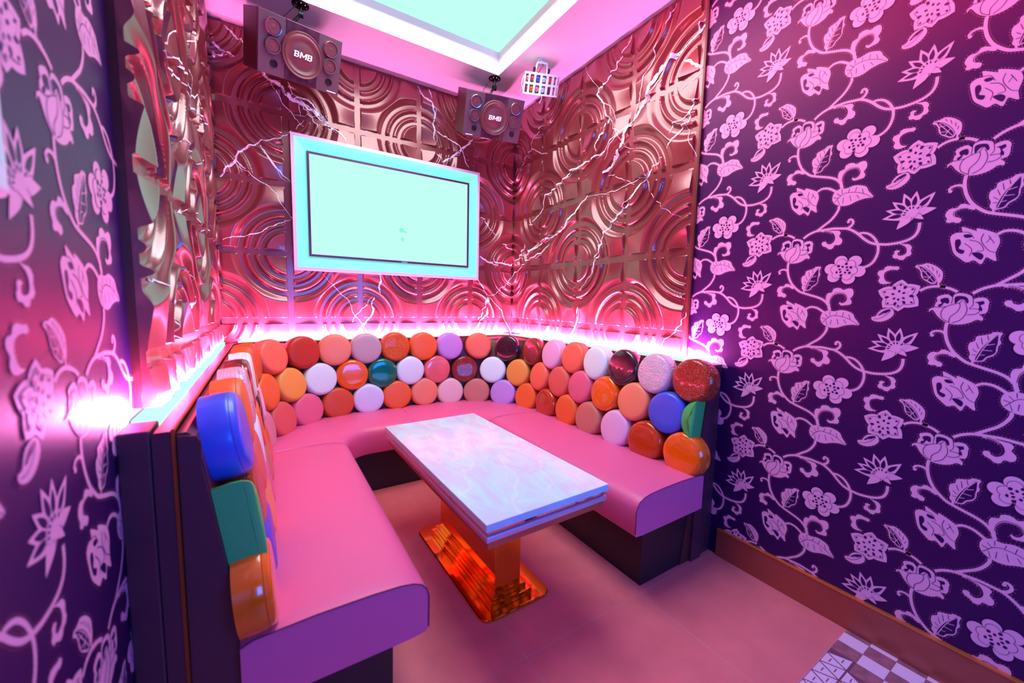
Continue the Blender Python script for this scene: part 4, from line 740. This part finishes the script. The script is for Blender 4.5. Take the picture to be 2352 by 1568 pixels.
# ------------------------------------------------------------------ television
TX0, TX1, TZ0, TZ1 = -1.728, -.383, 1.432, 2.292
tv = empty('television', ((TX0+TX1)/2, -.035, (TZ0+TZ1)/2), 'large glowing television hanging on the back wall in a wide mirror frame with painted mint glow', 'television')
a, b = (TX1-TX0)/2, (TZ1-TZ0)/2
MB().box(-a+.001, a-.001, -.004, .022, -b+.001, b-.001).obj('back_panel', M_DARK, tv)
def frame(a, b, a2, b2, y0, y1, yb, name, mm, parent):
    """mitred frame of four pieces between rectangles (a,b) and (a2,b2)"""
    o1 = [(-a, -b), (a, -b), (a, b), (-a, b)]; o2 = [(-a2, -b2), (a2, -b2), (a2, b2), (-a2, b2)]
    for k in range(4):
        p, q, r, s_ = o1[k], o1[(k+1) % 4], o2[(k+1) % 4], o2[k]
        V = [(p[0], y0, p[1]), (q[0], y0, q[1]), (r[0], y1, r[1]), (s_[0], y1, s_[1]), (p[0], yb, p[1]), (q[0], yb, q[1]), (r[0], yb, r[1]), (s_[0], yb, s_[1])]
        fixn(obj(name, V, [(0, 1, 2, 3), (7, 6, 5, 4), (0, 4, 5, 1), (1, 5, 6, 2), (2, 6, 7, 3), (3, 7, 4, 0)], mm, parent))
frame(a, b, a-.020, b-.020, -.030, -.030, 0, 'outer_rim', M_FRIM, tv)
frame(a-.020, b-.020, a-.094, b-.098, -.027, -.006, 0.002, 'mirror_bevel', M_FRAME_GLOW, tv)
a2, b2 = .583, .336
frame(a2, b2, a2-.0145, b2-.0145, -.022, -.022, 0, 'bezel', M_BEZEL, tv)
sc_ = MB().box(-a2+.0145, a2-.0145, -.018, 0, -b2+.0145, b2-.0145).obj('screen', M_SCREEN, tv)
random.seed(3)
def blob(cx, cz, rx, rz, n=22):
    P = [(cx+rx*math.cos(2*PI*k/n)*random.uniform(.6, 1.2), -.0185, cz+rz*math.sin(2*PI*k/n)*random.uniform(.6, 1.2)) for k in range(n)]
    return P
mb = MB()
for (cx, cz, rx, rz) in ((.035, -.095, .020, .016), (.058, -.108, .016, .007), (.042, -.165, .011, .018)):
    P = blob(cx, cz, rx, rz); mb.add(P, [tuple(range(len(P)))])
mb.obj('picture_mark', M_SMARK, sc_)
MB().box(.03, .075, -.0245, -.02, -b2+.002, -b2+.009).obj('nameplate', M_PLATE, tv)

# ------------------------------------------------------------------ loudspeakers
def text_mesh(s, size, ext):
    cu = bpy.data.curves.new('t', 'FONT'); cu.body = s; cu.size = size; cu.extrude = ext; cu.align_x = 'CENTER'; cu.align_y = 'CENTER'; cu.shear = .18; cu.offset = size*.028; cu.space_character = .92
    o = bpy.data.objects.new('t', cu); COL.objects.link(o)
    dg = bpy.context.evaluated_depsgraph_get(); me = bpy.data.meshes.new_from_object(o.evaluated_get(dg))
    bpy.data.objects.remove(o); return me
def Rm(yaw, pitch, roll): return Matrix.Rotation(yaw, 4, 'Z') @ Matrix.Rotation(pitch, 4, 'X') @ Matrix.Rotation(roll, 4, 'Y')
def speaker(C, yaw, pitch, roll, mount, label, plate_left):
    M = Matrix.Translation(C) @ Rm(yaw, pitch, roll)
    t = empty('loudspeaker', M=M, label=label, cat='loudspeaker', group='loudspeakers hanging from the ceiling')
    W_, D_, H_ = .211, .115, .137
    MB().box(-W_, W_, -D_+.02, D_, -H_, H_, 0, .003).obj('cabinet', M_CAB, t)
    MB().box(-W_, -.083, -D_, -D_+.02, -H_, H_, 0, .002).obj('side_baffle', M_BAFFLE, t)
    MB().box(.083, W_, -D_, -D_+.02, -H_, H_, 0, .002).obj('side_baffle', M_BAFFLE, t)
    MB().box(-.083, .083, -D_-.003, -D_+.02, -H_, H_, 0, .002).obj('centre_baffle', M_GLOSS, t)
    X = Matrix.Rotation(PI/2, 4, 'X')
    def ax(x, z, y=-D_): return Matrix.Translation((x, y, z)) @ X
    w = autosmooth(MB().lathe([(.1075, 0), (.1075, .012), (.104, .017), (.099, .0135), (.094, .012)], 56, ax(0, 0, -D_-.002)).obj('woofer_ring', M_CONE, t), 40)
    c = autosmooth(MB().lathe([(.096, .013), (.088, .017), (.080, .011), (.073, .006), (.055, .010), (.030, .014), (0, .015)], 56, ax(0, 0, -D_-.002)).obj('woofer_cone', M_CONE, t), 60)
    lb = MB(); sh_ = lambda x, z: x+.16*z
    def bar(x0, x1, z0, z1):
        y0, y1 = -D_-.0225, -D_-.0195
        lb.add([(sh_(x0, z0), y0, z0), (sh_(x1, z0), y0, z0), (sh_(x1, z1), y0, z1), (sh_(x0, z1), y0, z1), (sh_(x0, z0), y1, z0), (sh_(x1, z0), y1, z0), (sh_(x1, z1), y1, z1), (sh_(x0, z1), y1, z1)],
               [(0, 1, 2, 3), (7, 6, 5, 4), (0, 4, 5, 1), (1, 5, 6, 2), (2, 6, 7, 3), (3, 7, 4, 0)])
    for ox in (-.046, .021):      # the two Bs
        bar(ox, ox+.0065, -.014, .0085); bar(ox-.003, ox+.020, .0095, .014); bar(ox+.0075, ox+.021, -.002, .0025)
        bar(ox+.0075, ox+.020, -.014, -.0095); bar(ox+.0165, ox+.0225, .0025, .0095); bar(ox+.0175, ox+.0240, -.0095, -.002)
    for p_, q_, z_ in ((-.0175, -.0115, 0), (.0105, .0165, 0)): bar(p_, q_, -.014, .014)
    for s_ in (-1, 1):            # diagonals of the M
        k0, k1 = (-.0175, -.0035) if s_ < 0 else (.0165, .0025)
        V = [(sh_(k0, .014), -D_-.0225, .014), (sh_(k0-s_*.007, .014), -D_-.0225, .014), (sh_(k1-s_*.006, -.008), -D_-.0225, -.008), (sh_(k1, -.008), -D_-.0225, -.008)]
        lb.add(V, [(0, 1, 2, 3) if s_ > 0 else (3, 2, 1, 0)])
    lb.obj('logo', M_LOGO, t)
    for sx in (-1, 1):
        for z, rad, rm in ((.078, .041, M_RING), (-.004, .039, M_BAFFLE)):
            a_ = ax(sx*.146, z)
            autosmooth(MB().lathe([(rad, -.004), (rad, .010), (rad-.003, .0155), (rad-.007, .0150), (rad-.009, .008)], 40, a_).obj('tweeter_ring', rm, t), 40)
            autosmooth(MB().lathe([(rad-.008, .009), (rad*.62, .012), (rad*.42, .008), (rad*.2, .011), (0, .0115)], 40, a_).obj('tweeter_cone', M_CONE, t), 60)
        autosmooth(MB().lathe([(.0185, .0), (.0185, .004), (.0155, .0035), (.0145, -.0), (0, -.0)], 28, ax(sx*(.137 if sx < 0 else .150), -.082)).obj('port', M_BLACK, t), 40)
    px = -.170 if plate_left else .170
    MB().box(px-.026, px+.026, -D_-.0015, -D_+.001, -.129, -.124).obj('nameplate', M_LOGO, t)
    # ceiling mount in speaker space
    Mi = M.inverted(); top = M @ Vector((0, .02, H_)); mx, my = mount
    pl = MB(); pl.lathe([(0, 0), (.043, 0), (.043, -.004), (.036, -.008), (0, -.008)], 28, Mi @ Matrix.Translation((mx, my, H-.0005)))
    autosmooth(pl.obj('mount_plate', M_BLACK, t), 40)
    bo = MB()
    for k in range(8):
        bo.lathe([(0, -.0125), (.0035, -.0115), (.004, -.008), (.004, -.006)], 8, Mi @ Matrix.Translation((mx+.029*math.cos(k*PI/4), my+.029*math.sin(k*PI/4), H)))
    bo.obj('mount_screws', M_RING, t)
    ar = MB(); p0 = Vector((mx, my, H-.008)); p1 = Vector((mx, my, (H+top.z)/2)); 
    ar.tube([tuple(Mi @ p0), tuple(Mi @ p1), tuple(Mi @ (top+Vector((0, 0, .008)))), tuple(Mi @ (top-Vector((0, 0, .006))))], .0085, 10)
    ar.lathe([(.016, -.012), (.016, .012)], 14, Mi @ Matrix.Translation(p1) @ Matrix.Rotation(PI/2, 4, 'Y'))
    autosmooth(ar.obj('mount_arm', M_BLACK, t), 40)
    cb = MB().tube([tuple(Mi @ (p0+Vector((-.02, .0, 0)))), tuple(Mi @ (p0+Vector((-.045, .01, -.03)))), tuple(Mi @ (top+Vector((-.05, .01, .02)))), tuple(Mi @ (top+Vector((-.055, .03, -.01))))], .002, 6)
    cb.obj('cable', M_BLACK, t)
speaker((-1.714, -.353, 2.615), .323, .45, -.094, (-1.678, -.41), 'left loudspeaker hanging from the ceiling above the corner left of the television', False)
speaker((-.482, -.387, 2.588), -.115, .49, -.045, (-.445, -.397), 'right loudspeaker hanging from the ceiling next to the white disco light', True)

# ------------------------------------------------------------------ disco light
Md = Matrix.Translation((-.281, -.733, 2.713)) @ Rm(-.23, .50, -.065)
dl = empty('disco_light', M=Md, label='small white multi-lens party light hanging from the ceiling right of the loudspeakers', cat='light')
Wd, Hd = .122, .062
ang = lambda k, n: -1.05+2.1*k/n
fx = lambda a_: (.062*math.sin(a_)*2.1*.9, -.052*math.cos(a_)-.012)
cols = 7; n = cols*4
# curved front shell with openings: bars
rows_z = [(-Hd, -.052), (-.006, .006), (.050, Hd)]
sh = MB()
def cpt(u): a_ = u*1.15; return (Wd*math.sin(a_)/math.sin(1.15), -.030-.042*(math.cos(a_)-math.cos(1.15))/(1-math.cos(1.15)))
def cbox(u0, u1, z0, z1, k=4):
    V = []; F = []
    for q in range(k+1):
        x, y = cpt(u0+(u1-u0)*q/k)
        V += [(x, y, z0), (x, y, z1), (x*.96, y+.007, z0), (x*.96, y+.007, z1)]
    for q in range(k):
        o_ = 4*q; F += [(o_, o_+4, o_+5, o_+1), (o_+2, o_+3, o_+7, o_+6), (o_, o_+2, o_+6, o_+4), (o_+1, o_+5, o_+7, o_+3)]
    F += [(0, 1, 3, 2), (4*k, 4*k+2, 4*k+3, 4*k+1)]
    sh.add(V, F)
for z0, z1 in rows_z: cbox(-1, 1, z0, z1, 20)
for c_ in range(cols+1):
    u = -1+2*c_/cols; cbox(max(-1, u-.05), min(1, u+.05), -Hd, Hd, 2)
fixn(sh.obj('front_grille', M_WHITE, dl))
prof = [cpt(-1+2*k/20) for k in range(21)]
V = [(x, y+.004, z) for z in (Hd-.002, Hd+.004) for x, y in prof]+[]
bk = MB()
for z0, z1 in ((Hd-.004, Hd), (-Hd, -Hd+.004)):
    m_ = len(prof); V = [(x*.995, y+.003, z0) for x, y in prof]+[(.10, .055, z0), (-.10, .055, z0)]; V += [(x, y, z1) for x, y, _ in V]
    q = m_+2; bk.add(V, [tuple(range(q)), tuple(reversed(range(q, 2*q)))]+[(k, (k+1) % q, q+(k+1) % q, q+k) for k in range(q)])
bk.box(-.10, .10, .050, .055, -Hd+.004, Hd-.004)
for s_ in (-1, 1):
    bk.add([(s_*Wd*.99, -.028, -Hd+.004), (s_*Wd*.99, -.028, Hd-.004), (s_*.10, .055, Hd-.004), (s_*.10, .055, -Hd+.004), (s_*(Wd-.006), -.028, -Hd+.004), (s_*(Wd-.006), -.028, Hd-.004), (s_*.095, .052, Hd-.004), (s_*.095, .052, -Hd+.004)],
           [(0, 1, 2, 3), (7, 6, 5, 4), (0, 4, 5, 1), (2, 6, 7, 3)])
fixn(bk.obj('housing', M_WHITE, dl))
seq = [[0, 1, 2, 3, 1, 0, 0], [4, 5, 0, 3, 4, 0, 0]]
for r in range(2):
    zc = .028 if r == 0 else -.029
    for c_ in range(cols):
        u = -1+2*(c_+.5)/cols; x, y = cpt(u); x *= .93
        Ml = Matrix.Translation((x, y+.014, zc)) @ Matrix.Rotation(u*1.0, 4, 'Z') @ Matrix.Rotation(PI/2, 4, 'X')
        autosmooth(MB().lathe([(.0165, -.006), (.0165, 0), (.014, .004), (.008, .007), (0, .008)], 14, Ml).obj('lens', LENS[seq[r][c_]], dl), 60)
# yoke and knobs, up to the ceiling
Mi = Md.inverted(); mp_ = Vector((-.298, -.761, H))
yk = MB()
A_ = [Mi @ v for v in (mp_+Vector((-.032, 0, -.002)), mp_+Vector((.032, 0, -.002)))]
for s_ in (-1, 1):
    yk.tube([(s_*.034, .010, Hd+.055), (s_*.040, .010, Hd+.02), (s_*.042, .012, Hd-.006)], .0055, 8)
yk.tube([(-.034, .010, Hd+.055), (0, .010, Hd+.058), (.034, .010, Hd+.055)], .0065, 8)
top = Vector((0, .010, Hd+.058)); yk.tube([tuple(top), tuple(Mi @ (mp_+Vector((0, 0, -.004))))], .006, 8)
yk.lathe([(0, -.001), (.026, -.001), (.026, -.004), (0, -.004)], 20, Mi @ Matrix.Translation(mp_))
autosmooth(yk.obj('yoke', M_WHITE, dl), 50)
for s_ in (-1, 1):
    autosmooth(MB().lathe([(0, 0), (.014, .001), (.016, .006), (.013, .012), (0, .014)], 16, Matrix.Translation((s_*.045, .011, Hd+.016)) @ Matrix.Rotation(s_*PI/2, 4, 'Y')).obj('knob', M_BLACK, dl), 50)
MB().tube([tuple(Mi @ (mp_+Vector((.0, .01, -.006)))), (.012, .02, Hd+.045), (.0, .03, Hd+.02), (-.008, .045, Hd+.0)], .0022, 6).obj('cable', M_BLACK, dl)
MB().tube([(.012, -.02, -Hd+.001), (.016, -.02, -Hd-.016), (.008, -.02, -Hd-.034), (.004, -.02, -Hd-.046)], [.003, .003, .0035, .0055], 8).obj('pull_cord', M_WHITE, dl)
MB().tube([(-Wd+.002, -.01, -Hd+.02), (-Wd-.010, -.01, -Hd+.045), (-Wd-.012, -.01, 0), (-Wd-.002, -.01, .04)], .0022, 8).obj('cable', M_WHITE, dl)

# ------------------------------------------------------------------ control screen on the left wall, cut by the frame
cs = empty('wall_panel', (XL, -2.452, 1.60), 'white bordered glowing wall panel on the left wallpaper, cut by the photo edge', 'panel')
MB().box(.0005, .026, -.135, .135, -.252, .252, 0, .010).obj('body', mat('white_plastic', (.93, .80, .90), .3), cs)
MB().box(.026, .0275, -.115, .115, -.215, .215).obj('screen', mat('panel_screen', (.2, .2, .25), .15, emit=(.55, .60, .95), estr=.5), cs)
